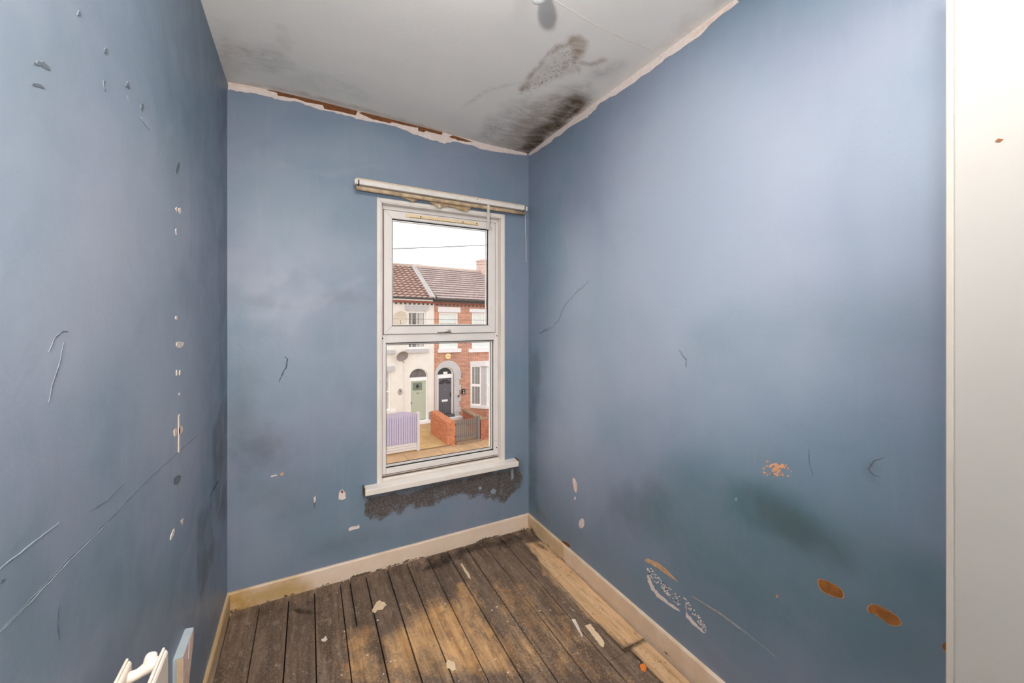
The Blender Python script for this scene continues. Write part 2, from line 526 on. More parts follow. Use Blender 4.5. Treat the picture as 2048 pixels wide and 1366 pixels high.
simple('brick_red', srgb(176, 112, 90), .85, .22, 9, .2, srgb(214, 174, 144), .1, 8)
simple('mortar', srgb(206, 160, 126), .9)
simple('cream_render', srgb(232, 223, 212), .8, .03, 3)
simple('stone_grey', srgb(196, 190, 188), .8, .06, 8)
simple('stone_white', srgb(232, 226, 224), .75, .04, 8)
simple('frame_white', srgb(246, 242, 238), .5, .02)
simple('pane_dark', srgb(116, 106, 102), .25, .35, 4, .5)
simple('pane_curtain', srgb(196, 188, 180), .4, .12, 6, .4)
simple('pane_net', srgb(222, 224, 216), .5, .04, 5, .4)
simple('pane_black', srgb(58, 54, 52), .25, .2, 6, .5)
simple('blind_slat_white', srgb(238, 232, 226), .6)
simple('door_green', srgb(186, 188, 166), .5, .03)
simple('door_grey', srgb(104, 100, 104), .5, .05)
simple('leaded_glass', srgb(120, 130, 112), .3, .25, 20, .5)
simple('roof_tile_brown', srgb(176, 146, 134), .85, .16, 7, .2, srgb(120, 98, 92), .2, 9)
simple('roof_tile_grey', srgb(186, 168, 162), .85, .14, 5, .2, srgb(128, 112, 108), .2, 7)
simple('lead_flash', srgb(176, 168, 164), .7, .08, 10)
simple('gutter_black', srgb(78, 70, 66), .5)
simple('gutter_white', srgb(226, 214, 204), .5)
simple('dish_face', srgb(204, 188, 168), .6, .05, 10)
simple('dish_grey', srgb(156, 146, 140), .6, .08, 10)
simple('alarm_yellow', srgb(236, 214, 160), .5, .05)
simple('alarm_print', srgb(206, 150, 70), .5, .05)
simple('fence_lilac', srgb(186, 174, 194), .7, .05, 14)
simple('fence_gap', srgb(150, 132, 166), .8)
simple('concrete_white', srgb(214, 204, 198), .8, .08, 12, .2, srgb(150, 140, 132), .15, 10)
simple('post_pale', srgb(206, 196, 198), .75, .05)
simple('gate_grey', srgb(126, 116, 110), .7, .08, 20)
simple('coping_dark', srgb(150, 122, 98), .85, .15, 9)
simple('tan_concrete', srgb(192, 158, 110), .9, .1, 2.5, .15, srgb(176, 138, 84), .15, 1.6)
simple('pavement_tan', srgb(182, 148, 112), .9, .12, 2.0, .15, srgb(150, 124, 98), .2, 1.3)
simple('joint_dark', srgb(140, 112, 84), .9)
simple('asphalt', srgb(118, 112, 108), .95, .12, 4)
simple('step_dark', srgb(96, 90, 90), .7)
simple('plinth_grey', srgb(160, 150, 142), .85, .1, 6)
simple('wire_black', srgb(60, 58, 60), .6)
simple('box_black', srgb(60, 56, 54), .5)
simple('sign_pale', srgb(206, 198, 186), .5, .05)
simple('sign_mark', srgb(96, 88, 84), .5, .05)
simple('ridge_tile', srgb(196, 176, 164), .85, .1, 6)
simple('chimney_brick', srgb(206, 176, 164), .85, .14, 8)

# ================================================================ ROOM SHELL
def back3(u, v): return np.stack([u, np.full_like(u, YW), v], -1)
def right3(u, v): return np.stack([np.full_like(u, XR), u, v], -1)
def left3(u, v): return np.stack([np.full_like(u, XL), u, v], -1)
def ceil3(u, v):
    # the old ceiling is not true along the window wall: it rises in the middle and drops at the right corner
    f = np.interp(u, [-.32, -.11, .10, .25, .58, .72, 1.05, 1.35], [.006, .016, .014, .010, .003, 0, -.013, -.014])
    return np.stack([u, v, H + f*np.exp(-(YW-v)/.35)], -1)

def stains_back(s):
    sill = [(736,994),(1036,930),(1048,950),(1044,975),(1020,995),(1000,1006),(975,1002),(945,992),(915,994),(880,1010),
            (850,1016),(820,1018),(790,1032),(765,1040),(738,1036),(722,1030),(730,1008)]
    s.poly('r', sill, .84, .05, .02, 18)
    s.poly('r', [(712,1012),(800,985),(1050,935),(1052,1010),(960,1015),(850,1035),(740,1060),(708,1045)],   .42, .10, .04)
    s.blob('r', 686, 926, 26, 22, .50, .14, .02)
    s.blob('r', 720, 870, 40, 70, .34, .22, .03)
    s.poly('r', [(1012,690),(1050,690),(1052,930),(1008,915)], .36, .10, .03)
    s.blob('g', 515, 905, 55, 38, .62, .22, .04)
    s.blob('g', 480, 860, 25, 120, .3, .2, .04)
    s.blob('g', 560, 1000, 90, 40, .22, .3, .05)
    s.blob('g', 700, 1085, 70, 14, .32, .12, .02, rot=-15)
    s.poly('g', [(735,985),(1040,924),(1044,965),(960,980),(760,1015)], .45, .06, .02)
    s.blob('r', 590, 1150, 45, 14, .42, .1, .02, rot=-16)
    s.line('r', [(457,1186),(600,1145),(800,1090),(1050,1026)], .004, .52, .03, .01)
    for cx, cy, rx, ry, a in ((560,600,90,60,.35),(640,520,110,40,.28),(600,760,80,90,.22),(720,720,40,150,.25),(560,450,90,120,.2),(690,300,120,30,.2),(520,1060,60,80,.2)):
        s.blob('a', cx, cy, rx, ry, a, .25, .06, 5)
    s.line('a', [(520,590),(580,580),(650,600),(720,560)], .012, .3, .05, .02, 6)
    s.line('a', [(560,330),(660,350),(740,330),(800,345)], .012, .22, .05, .02, 6)
    s.line('g', [(500,600),(590,620),(680,590),(740,600)], .012, .18, .05, .02, 6)

def stains_and_light_right(s):
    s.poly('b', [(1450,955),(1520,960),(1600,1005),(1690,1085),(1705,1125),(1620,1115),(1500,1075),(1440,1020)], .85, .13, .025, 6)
    s.poly('b', [(1310,935),(1420,920),(1560,960),(1700,1060),(1893,1120),(1893,1366),(1500,1290),(1350,1130),(1290,1010)], .52, .22, .05, 4)  # broad teal stain; its darkening also paints the flash fading downwards
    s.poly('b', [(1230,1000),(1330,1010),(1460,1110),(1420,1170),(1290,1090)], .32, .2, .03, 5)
    s.poly('g', [(1500,975),(1580,1000),(1680,1085),(1690,1125),(1600,1100),(1510,1040)], .42, .10, .02, 8)
    s.blob('g', 1280, 1020, 50, 60, .28, .15, .04)
    s.poly('g', [(1058,700),(1078,700),(1072,1000),(1090,1040),(1060,1030)], .38, .06, .02)  # darker strip down the corner beside the window
    s.poly('r', [(1056,760),(1075,800),(1070,1000),(1130,1075),(1100,1075),(1060,1035)], .38, .05, .02)
    s.blob('r', 1170, 1085, 45, 20, .40, .12, .03)
    s.blob('r', 1140, 935, 22, 25, .36, .1, .02)
    s.blob('r', 1330, 1160, 25, 30, .40, .1, .02)
    s.line('r', [(1060,1024),(1150,1095),(1300,1225),(1440,1350)], .003, .5, .025, .01)
    s.line('r', [(1060,318),(1150,262),(1250,190),(1380,95)], .004, .42, .06, .02)
    for cx, cy, rx, ry, a in ((1500,480,300,360,.62),(1300,640,160,220,.50),(1780,400,160,350,.45),(1170,720,70,260,.55),(1120,900,50,90,.5),(1500,750,220,120,.5)):  # faded patches, paled further to paint in the brightness of this wall
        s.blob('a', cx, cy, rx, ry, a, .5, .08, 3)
    s.line('g', [(1745,930),(1735,945),(1750,960)], .006, .3, .03, .005)
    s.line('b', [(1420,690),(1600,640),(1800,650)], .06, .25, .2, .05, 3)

def stains_and_light_left(s):
    s.poly('r', [(418,880),(452,840),(453,985),(430,1000),(424,960)], .50, .05, .02)
    s.poly('g', [(425,860),(454,780),(454,1040),(430,1050)], .62, .06, .02)
    s.poly('g', [(395,1030),(425,1000),(428,1120),(405,1190),(392,1160)], .55, .05, .02)
    s.poly('g', [(436,200),(454,180),(454,800),(440,800)], .25, .06, .02)  # darker strip up the wall corner
    s.blob('b', 250, 1200, 120, 90, .35, .2, .05)
    s.blob('b', 60, 1150, 80, 160, .4, .2, .05)
    s.blob('b', 60, 150, 90, 120, .25, .25, .05)
    s.blob('b', 360, 250, 50, 120, .22, .2, .05)
    for cx, cy, rx, ry, a in ((230,450,160,260,.5),(330,800,80,240,.45),(150,600,150,200,.45),(80,250,120,200,.4)):  # pale patches, strengthened so the colour carries light missing on this side
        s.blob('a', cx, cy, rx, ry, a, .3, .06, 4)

def stains_ceiling(s):
    s.poly('a', [(1055,305),(1035,297),(1060,272),(1090,240),(1125,205),(1150,190),(1172,200),(1130,245),(1085,285)], .90, .10, .03, 9)
    s.poly('a', [(1055,306),(1045,300),(1110,250),(1165,205),(1178,205),(1110,262)], 1.0, .05, .015, 14)
    s.poly('g', [(1000,292),(1020,255),(1060,215),(1100,190),(1150,180),(1185,190),(1130,250),(1055,306)], .5, .16, .05, 7)
    s.line('g', [(1038,186),(1052,170),(1062,150),(1080,132),(1095,110),(1115,95),(1140,89),(1152,84)], .012, .75, .03, .012, 18)
    s.line('g', [(1150,84),(1160,92),(1158,108),(1150,125),(1156,138)], .022, .8, .04, .02, 14)
    s.line('g', [(1162,125),(1180,130),(1204,122)], .012, .75, .03, .01, 14)
    s.poly('g', [(1045,183),(1075,145),(1110,105),(1150,100),(1152,142),(1100,165),(1060,182)], .28, .05, .02)
    s.blob('g', 1128, 128, 22, 16, .55, .06, .03, rot=-30)
    s.poly('r', [(1030,190),(1070,145),(1110,100),(1160,95),(1155,145),(1100,172),(1060,195)], .86, .06, .02)
    s.blob('r', 1218, 134, 10, 8, .7, .05, .02)
    s.blob('r', 995, 256, 14, 10, .95, .05, .02)
    s.blob('r', 1000, 230, 20, 10, .62, .06, .02)
    s.poly('b', [(940,290),(985,240),(1060,200),(1130,170),(1230,130),(1180,200),(1055,306)], .62, .14, .05, 6)
    s.line('b', [(925,215),(965,185),(1020,168),(1045,165)], .006, .5, .03, .006)
    s.blob('b', 535, 120, 45, 30, .55, .14, .04, rot=20)
    s.blob('b', 640, 170, 90, 25, .28, .2, .05, rot=12)
    s.line('b', [(560,60),(575,110),(590,150)], .01, .35, .05, .02)
    s.blob('g', 450, 110, 25, 50, .35, .12, .03)
    s.line('g', [(458,165),(600,192),(760,230),(900,268)], .012, .40, .04, .012)
    s.blob('r', 525, 20, 12, 20, .58, .06, .02)
    s.poly('a', [(980,294),(1020,296),(1056,306),(1020,302)], .75, .04, .01)
    s.line('g', [(1330,90),(1390,40),(1450,0)], .02, .18, .08, .03)

G = .0125
wall_back = grid_surface('wall_back', 'blue_wall_paint', axis(XL, XR, G, (OX0, OX1)), axis(0, H+.03, G, (OZ0, OZ1)), back3,
                         (OX0, OX1, OZ0, OZ1), on_back, stains_back, 3)
wall_right = grid_surface('wall_right', 'blue_wall_paint', axis(YF, YW, G), axis(0, H+.02, G), right3, None, on_right, stains_and_light_right, 5)
wall_left = grid_surface('wall_left', 'blue_wall_paint', axis(YF, YW, G), axis(0, H+.02, G), left3, None, on_left, stains_and_light_left, 9)
ceiling = grid_surface('ceiling', 'stained_ceiling_paint', axis(XL, XR, G), axis(YF, YW, G), ceil3, None, on_ceiling, stains_ceiling, 13)
# wall with the doorway, behind the camera, and the landing beyond
DX0, DX1, DH = 0.10, 0.885, 2.0
MB().box(XL, DX0, YF-.1, YF, 0, H).box(DX1, XR, YF-.1, YF, 0, H).box(DX0, DX1, YF-.1, YF, DH, H).build('wall_front', 'landing_wall', kind='structure')
YH = -1.75
MB().box(XL-.5, XR+.3, YH-.05, YH, 0, H).box(XL-.55, XL-.5, YH, YF-.1, 0, H).box(XR+.3, XR+.35, YH, YF-.1, 0, H)\
    .box(XL-.5, XL, YF-.1, YF-.08, 0, H).box(XR, XR+.3, YF-.1, YF-.08, 0, H).build('wall_landing', 'landing_wall', kind='structure')
MB().box(XL-.55, XR+.35, YH-.05, YF-.1, H, H+.04).build('ceiling_landing', 'landing_wall', kind='structure')
MB().box(XL-.55, XR+.35, YH-.05, YF-.001, -.04, 0.0).build('floor_landing', 'step_dark', kind='structure')
f = MB()
f.box(DX0-.07, DX0, YF-.012, YF+.016, 0, DH+.07).box(DX1, DX1+.07, YF-.012, YF+.016, 0, DH+.07).box(DX0, DX1, YF-.012, YF+.016, DH, DH+.07)
f.build('trim_1', 'door_gloss', kind='structure', bevel=.004)

# ---------------------------------------------------------------- floor boards
floor = MB().box(XL-.02, XR+.02, YF, YW+.02, -.06, -.032).build('floor', 'void_dark', kind='structure')

def floor_stains(s):
    s.poly('r', [(458,1230),(640,1175),(790,1128),(900,1092),(960,1075),(1052,1050),(1075,1062),(1040,1095),(980,1105),(900,1135),(840,1155),(770,1170),(690,1200),(560,1240),(458,1250)], .62, .16, .05, 8)
    s.poly('r', [(860,1120),(960,1082),(1040,1066),(1050,1080),(1000,1100),(930,1110),(890,1140),(850,1140)], .85, .10, .04, 10)
    s.poly('r', [(560,1222),(590,1214),(650,1222),(640,1232),(600,1230)], .95, .05, .01)
    s.poly('r', [(458,1232),(520,1214),(520,1232),(458,1260)], .6, .08, .03)
    s.blob('r', 640, 1295, 26, 20, .55, .08, .03)
    s.blob('r', 940, 1320, 40, 14, .6, .08, .03, rot=35)
    s.blob('r', 960, 1230, 14, 40, .5, .08, .03, rot=-30)
    s.blob('r', 1125, 1228, 12, 6, .75, .05, .01)
    s.blob('r', 1140, 1350, 40, 12, .6, .06, .02, rot=40)
    s.poly('r', [(1050,1050),(1085,1075),(1110,1100),(1090,1092),(1060,1068)], .9, .05, .02)
    s.line('r', [(1080,1076),(1180,1168),(1290,1270)], .012, .62, .06, .02)
    s.wpoly('r', [(1.19, 2.31), (1.35, 2.31), (1.35, 1.9), (1.30, 1.95), (1.22, 2.08)], .66, .12, .05, 9)
    s.poly('g', [(800,1230),(870,1200),(930,1180),(960,1200),(985,1260),(1010,1310),(990,1366),(770,1366),(760,1300)], .75, .2, .06, 8)
    s.poly('g', [(690,1270),(745,1250),(760,1366),(690,1366)], .6, .12, .04, 8)
    s.poly('g', [(985,1180),(1060,1160),(1140,1250),(1250,1366),(1040,1366),(1000,1250)], .36, .15, .06, 8)
    s.line('g', [(920,1170),(950,1230),(985,1290)], .02, .85, .06, .02)
    s.wpoly('a', [(1.214, 2.16), (1.35, 2.10), (1.35, 1.255), (1.19, 1.255), (1.185, 1.7)], .95, .05, .012, 10)
    s.wpoly('a', [(1.226, 1.25), (1.36, 1.25), (1.36, .3), (1.215, .3)], .95, .02, .006, 10)
    s.wpoly('a', [(1.165, 1.95), (1.21, 1.95), (1.20, 1.45), (1.175, 1.6)], .55, .05, .02, 12)
    s.line('b', [(1030,1120),(1085,1170),(1140,1215),(1180,1250),(1220,1280)], .010, .62, .03, .012)
    s.poly('b', [(960,1130),(1000,1120),(1060,1180),(1040,1200),(990,1160)], .30, .1, .04)
    s.poly('b', [(985,1245),(1010,1225),(1020,1245),(990,1262)], .5, .05, .02)
    s.poly('b', [(570,1360),(600,1330),(640,1320),(610,1366)], .55, .05, .02)
    s.poly('b', [(730,1235),(740,1222),(745,1240),(733,1252)], .62, .03, .01)
    s.blob('b', 905, 1222, 8, 9, .6, .04, .01)
    s.blob('b', 835, 1240, 6, 4, .6, .03, .01)
    s.blob('b', 690, 1290, 20, 12, .35, .08, .02)
    s.blob('b', 1275, 1325, 14, 10, .66, .03, .01)
    s.blob('b', 1030, 1365, 30, 10, .5, .05, .02)
    s.blob('b', 790, 1190, 14, 10, .45, .06, .02)
    s.poly('b', [(470,1240),(560,1230),(560,1260),(480,1290)], .26, .1, .03)
    s.poly('b', [(955,1366),(975,1325),(990,1322),(1000,1340),(985,1366)], .55, .03, .008)

SK = .012       # boards run very slightly askew
def floorboard(x0, x1, y0, y1, lift=0.0, gap=.0045):
    xs = np.linspace(x0+gap/2, x1-gap/2, max(3, int((x1-x0)/.012)+1)); ys = np.linspace(y0, y1, max(3, int((y1-y0)/.014)+1))
    U, V = np.meshgrid(xs, ys, indexing='ij')
    skew = (V-YW)*SK
    nu, nv = U.shape
    tv = rng.normal(0, .0006)
    cup = -.0008*((U-(x0+x1)/2)/((x1-x0)/2))**4
    top = np.stack([U+skew, V, lift+cup+tv*(V-1.2)], -1).reshape(-1, 3)
    idx = np.arange(nu*nv).reshape(nu, nv)
    q = np.stack([idx[:-1,:-1], idx[1:,:-1], idx[1:,1:], idx[:-1,1:]], -1).reshape(-1, 4).tolist()
    rim = list(idx[:,0]) + list(idx[-1,1:]) + list(idx[-2::-1,-1]) + list(idx[0,-2:0:-1])
    low = top[rim].copy(); low[:,2] = -.026
    nb = len(top); verts = np.vstack([top, low])
    n = len(rim)
    for k in range(n):
        m = (k+1) % n
        q.append([int(rim[k]), nb+k, nb+m, int(rim[m])])
    me = bpy.data.meshes.new('floorboard')
    me.from_pydata(verts.tolist(), [], q)
    st = Stain(verts[:,0], verts[:,1], on_floor, 31); floor_stains(st)
    at = me.color_attributes.new('stain', 'FLOAT_COLOR', 'POINT')
    at.data.foreach_set('color', st.rgba().astype(np.float32).ravel())
    me.materials.append(M['worn_floorboard'])
    o = bpy.data.objects.new('floorboard', me); C.objects.link(o); o.parent = floor
    ORG[o] = Vector((0,0,0))
    return o
YE = YW-.021
Y0 = YF+.002
edges = [-.299, -.183, -.060, .056, .175, .303, .417, .526, .645, .764, .881, .9935, 1.114, 1.207, 1.335]
for k in range(len(edges)-1):
    a, b = edges[k], edges[k+1]
    gp = [.004,.004,.007,.003,.006,.007,.006,.005,.005,.006,.005,.004,.006,.004][k]
    if abs(a-.175) < 1e-6:
        floorboard(a, .224, 1.921, YE, -.001, .007); floorboard(.224, b, 1.921, YE, .0005, .004)
        floorboard(a, b, Y0, 1.918, .001, .006)
    elif abs(a-.9935) < 1e-6:
        floorboard(a, b, 1.196, YE, 0, gp); floorboard(a, b, Y0, 1.1935, .001, gp)
    elif abs(a-1.114) < 1e-6:
        floorboard(a, b, 1.245, YE, 0, gp); floorboard(a, 1.232, Y0, 1.2425, .001, .008)
    elif abs(a-1.207) < 1e-6:
        floorboard(a, b, 1.264, YE, 0, gp); floorboard(1.232, b, Y0, 1.252, .001, .008)
    else:
        floorboard(a, b, Y0, YE, rng.normal(0, .0006), gp)

# ---------------------------------------------------------------- baseboards
def baseboard(name, us, mk, cv, stains, seed, th=.013, hh=.087):
    prof = [(0, -.031), (0, .001), (0, .01), (0, .02), (0, .045), (0, .07), (0, hh-.006), (.003, hh), (th, hh)]   # (depth from face, z)
    nu = len(us); npf = len(prof)
    verts = []; U = []; V = []
    for u in us:
        for d, z in prof:
            verts.append(mk(u, d, z)); U.append(u); V.append(z)
    q = []
    for i in range(nu-1):
        for j in range(npf-1):
            q.append((i*npf+j, (i+1)*npf+j, (i+1)*npf+j+1, i*npf+j+1))
    me = bpy.data.meshes.new(name); me.from_pydata(verts, [], q)
    st = Stain(np.array(U), np.array(V), cv, seed); stains(st)
    at = me.color_attributes.new('stain', 'FLOAT_COLOR', 'POINT')
    at.data.foreach_set('color', st.rgba().astype(np.float32).ravel())
    me.materials.append(M['cream_baseboard_paint'])
    o = bpy.data.objects.new(name, me); C.objects.link(o); o['kind'] = 'structure'
    return o
def bs_back(s):
    s.poly('g', [(455,1185),(600,1150),(640,1180),(455,1235)], .9, .12, .03)
    s.blob('g', 480, 1205, 40, 30, 1.0, .06, .02)
    s.line('r', [(458,1226),(700,1156),(900,1098),(1054,1054)], .003, .85, .026, .010)
    s.blob('r', 475, 1212, 25, 14, .56, .05, .02)
    s.blob('r', 540, 1195, 30, 8, .45, .04, .01, rot=-16)
    s.line('r', [(640,1142),(760,1106),(850,1080)], .001, .50, .015, .004)
def bs_right(s):
    s.line('r', [(1054,1054),(1110,1105)], .015, .80, .04, .02)
    s.line('r', [(1110,1105),(1300,1276),(1400,1366)], .004, .7, .02, .008)
    s.line('g', [(1057,1040),(1120,1100)], .05, .7, .05, .02)
    s.line('g', [(1120,1100),(1400,1350)], .04, .38, .08, .03)
def bs_left(s):
    s.line('g', [(458,1210),(430,1310),(400,1400)], .06, .75, .06, .02)
    s.line('r', [(458,1225),(423,1366)], .001, .5, .02, .006)
bt = .013
baseboard('baseboard_back', axis(XL, XR, .02), lambda u, d, z: (u, YW-bt+d, z), lambda px, py: on_back(px, py, YW-bt), bs_back, 41)
baseboard('baseboard_right', axis(YF, YW-bt, .02), lambda u, d, z: (XR-bt+d, u, z), lambda px, py: on_right(px, py, XR-bt), bs_right, 42)
baseboard('baseboard_left', axis(YF, YW-bt, .02), lambda u, d, z: (XL+bt-d, u, z), lambda px, py: on_left(px, py, XL+bt), bs_left, 43)

# ---------------------------------------------------------------- wear on the walls: chips, scratches, torn plaster
def rough_outline(pts, jit, sub=3, seed=0):
    r = random.Random(seed); out = []
    n = len(pts)
    for k in range(n):
        a, b = pts[k], pts[(k+1) % n]
        L = math.hypot(b[0]-a[0], b[1]-a[1])
        for j in range(sub):
            t = j/sub
            out.append((a[0]+(b[0]-a[0])*t + (r.uniform(-jit, jit) if j else 0), a[1]+(b[1]-a[1])*t + (r.uniform(-jit, jit) if j else 0)))
    return out
SURF = {'back': (wall_back, on_back, lambda p, q, d: (p, YW-d, q)),
        'right': (wall_right, on_right, lambda p, q, d: (XR-d, p, q)),
        'left': (wall_left, on_left, lambda p, q, d: (XL+d, p, q)),
        'ceiling': (ceiling, on_ceiling, lambda p, q, d: (p, q, H-d)),
        'floor': (floor, on_floor, lambda p, q, d: (p, q, d))}
def chaikin(pts, k):
    for _ in range(k):
        out = []
        for a, b in zip(pts, pts[1:]+pts[:1]):
            out += [(a[0]*.75+b[0]*.25, a[1]*.75+b[1]*.25), (a[0]*.25+b[0]*.75, a[1]*.25+b[1]*.75)]
        pts = out
    return pts
def chip(where, name, mat, pts, th=.0012, jit=1.2, sub=3, seed=0, label=None, base=0.0, smooth=0):
    par, cv, fn = SURF[where]
    pts = chaikin(list(pts), smooth)
    P = [cv(*q) for q in rough_outline(pts, jit, sub, seed)]
    return MB().prism(P, fn, base, th).build(name, mat, par, label=label)
def scratch(where, mat, pts, width, name='scratch', th=.0006, seed=0, taper=True, sub=4):
    par, cv, fn = SURF[where]
    r = random.Random(seed)
    Q = []
    for k in range(len(pts)-1):
        for j in range(sub):
            t = j/sub
            Q.append((pts[k][0]+(pts[k+1][0]-pts[k][0])*t + r.uniform(-.7,.7), pts[k][1]+(pts[k+1][1]-pts[k][1])*t + r.uniform(-.7,.7)))
    Q.append(pts[-1])
    L = [cv(*q) for q in Q]; n = len(L); A = []; B = []
    for k, (x, y) in enumerate(L):
        x0, y0 = L[max(0, k-1)]; x1, y1 = L[min(n-1, k+1)]
        tx, ty = x1-x0, y1-y0; l = math.hypot(tx, ty) or 1
        ww = width*(.5+.8*r.random())*(.35+.65*math.sin(math.pi*(k+.4)/(n-.2)) if taper else 1)/2
        A.append((x-ty/l*ww, y+tx/l*ww)); B.append((x+ty/l*ww, y-tx/l*ww))
    m = MB()
    for k in range(n-1):
        m.prism([A[k], A[k+1], B[k+1], B[k]], fn, 0.0, th)
    return m.build(name, mat, par)

# torn band along the top of the window wall
chip('back', 'torn_plaster', 'bare_plaster', [(455,155),(520,168),(600,186),(700,212),(800,238),(900,264),(1000,291),(1053,300),
     (1053,311),(1020,307),(1000,305),(965,299),(940,290),(905,283),(890,287),(880,285),(850,276),(820,265),(790,253),(758,246),(720,239),
     (690,231),(660,223),(640,220),(615,211),(600,205),(560,200),(540,194),(510,187),(480,183),(456,180)], .0022, 1.3, 4, 1, 'torn pinkish white plaster edge under the ceiling')
for i, pts in enumerate(([(500,170),(554,186),(556,192),(590,197),(612,205),(646,211),(648,218),(690,226),(712,231),(714,225),(716,216),(600,186),(560,176)],
                         [(718,226),(740,237),(762,243),(780,247),(784,245),(810,251),(834,256),(834,245),(740,222)],
                         [(834,254),(838,263),(848,265),(851,262),(884,270),(884,262),(836,249)],
                         [(898,274),(915,281),(932,284),(945,284),(905,271)])):
    chip('back', 'bare_brown_strip', 'brown_base', pts, .0032, .7, 3, 20+i)
chip('back', 'torn_plaster', 'pink_plaster', [(455,158),(500,168),(560,182),(510,178),(470,171),(456,168)], .0036, .6, 3, 30)
# torn band along the top of the right wall
chip('right', 'torn_plaster', 'bare_plaster', [(1057,303),(1120,256),(1200,196),(1300,121),(1400,46),(1470,-8),(1478,4),(1440,32),(1400,72),(1345,110),(1330,118),(1300,144),(1240,184),
     (1200,206),(1182,228),(1170,237),(1130,262),(1090,292),(1060,311)], .0022, 1.5, 4, 5, 'torn white plaster edge under the ceiling')
chip('right', 'torn_plaster', 'pink_plaster', [(1380,72),(1430,34),(1462,8),(1466,4),(1468,8),(1434,38),(1384,76)], .0032, .8, 3, 6)
# ceiling board joint
scratch('ceiling', 'ceiling_filler', [(1108,0),(1150,26),(1210,59),(1260,82),(1308,101)], .004, 'joint_crack', .0012, 3, False, 2)
scratch('ceiling', 'pink_plaster', [(1210,60),(1240,74),(1262,85)], .0022, 'joint_crack', .0018, 4, True, 2)
# window wall chips and marks
for i, (mat, pts) in enumerate((('bare_plaster', [(678,985),(684,978),(690,985),(692,996),(684,1000),(677,998)]),
                                ('brown_base', [(681,984),(684,979),(687,984),(684,987)]),
                                ('bare_plaster', [(627,996),(631,991),(632,999),(629,1006)]),
                                ('bare_plaster', [(697,1057),(703,1053),(714,1052),(718,1048),(719,1056),(710,1058),(698,1062)]),
                                ('tan_plaster', [(560,948),(566,943),(568,947),(563,952)]),
                                ('bare_plaster', [(541,952),(553,949),(555,951),(543,954)]),
                                ('pale_scratch', [(981,983),(986,977),(992,980),(990,988),(983,988)]),
                                ('pale_scratch', [(1022,938),(1026,937),(1027,957),(1023,961)]),
                                ('pale_scratch', [(956,976),(960,972),(964,976),(960,980)]))):
    chip('back', 'paint_chip', mat, pts, .0014 + .0006*(i == 1), .5, 3, 60+i)
scratch('back', 'dark_scratch', [(569,713),(575,718),(572,735),(564,750),(558,765)], .006, 'scuff_mark', seed=2)
scratch('back', 'dark_scratch', [(627,1012),(630,1005),(628,1018)], .004, 'scuff_mark', seed=3)
# left wall chips
for i, (mat, pts) in enumerate((('bare_plaster', [(350,418),(353,414),(353,424)]), ('bare_plaster', [(356,417),(361,415),(361,427),(358,428)]),
                                ('bare_plaster', [(350,460),(352,457),(352,470)]), ('bare_plaster', [(350,632),(354,632),(354,640),(350,639)]),
                                ('bare_plaster', [(352,683),(369,684),(364,694),(356,697),(352,692)]), ('bare_plaster', [(352,740),(354,741),(354,751),(352,751)]),
                                ('bare_plaster', [(358,741),(361,740),(360,750),(358,751)]), ('bare_plaster', [(357,786),(359,786),(359,791),(357,791)]),
                                ('pink_plaster', [(356,832),(359,828),(359,905),(356,905)]), ('pink_plaster', [(347,860),(353,856),(352,870),(348,874)]),
                                ('pink_plaster', [(357,855),(364,851),(365,862),(360,870),(357,868)]), ('grey_scuff', [(346,955),(362,948),(358,968),(347,970)]),
                                ('bare_plaster', [(360,1042),(366,1037),(364,1050)]), ('bare_plaster', [(340,1073),(348,1055),(349,1065),(340,1083)]),
                                ('grey_scuff', [(207,96),(215,97),(215,107),(209,106)]), ('grey_scuff', [(205,162),(210,160),(208,176),(213,184),(208,180)]),
                                ('grey_scuff', [(250,172),(255,162),(259,177)]), ('grey_scuff', [(280,212),(284,204),(287,215),(283,226)]),
                                ('grey_scuff', [(350,336),(359,320),(358,338),(352,352)]), ('grey_scuff', [(153,30),(157,20),(161,30)]),
                                ('pale_scratch', [(280,236),(284,234),(302,258),(298,260)]), ('pale_scratch', [(252,192),(256,192),(256,202)]))):
    chip('left', 'paint_chip', mat, pts, .0012, .4, 2, 80+i, smooth=1 if len(pts) > 3 and i not in (8,) else 0)
scratch('left', 'grey_scuff', [(66,126),(80,127),(92,132),(100,140)], .007, 'scuff_mark', seed=5)
scratch('left', 'grey_scuff', [(64,168),(76,170),(88,175)], .004, 'scuff_mark', seed=6)
scratch('left', 'grey_scuff', [(97,705),(110,676),(125,662),(136,664)], .002, 'scuff_mark', seed=7)
scratch('left', 'grey_scuff', [(128,684),(118,730),(104,775),(97,806)], .003, 'scuff_mark', seed=8)
scratch('left', 'grey_scuff', [(398,868),(350,910),(290,965),(220,1038),(140,1115),(60,1200),(0,1262)], .0018, seed=9, sub=8)
scratch('left', 'pale_scratch', [(215,1046),(140,1120),(60,1205),(0,1264)], .0016, seed=10, sub=8)
scratch('left', 'pale_scratch', [(118,1045),(60,1090),(0,1137)], .0016, seed=11, sub=6)
scratch('left', 'grey_scuff', [(250,965),(215,1000),(178,1024)], .0022, seed=12)
scratch('left', 'dark_scratch', [(10,1158),(0,1166)], .004, seed=13)
scratch('left', 'grey_scuff', [(381,408),(381,516)], .003, seed=14)
scratch('left', 'dark_scratch', [(436,962),(428,975),(420,994)], .010, 'scuff_mark', seed=15)
scratch('left', 'dark_scratch', [(117,1206),(115,1250),(118,1280)], .002, seed=16)
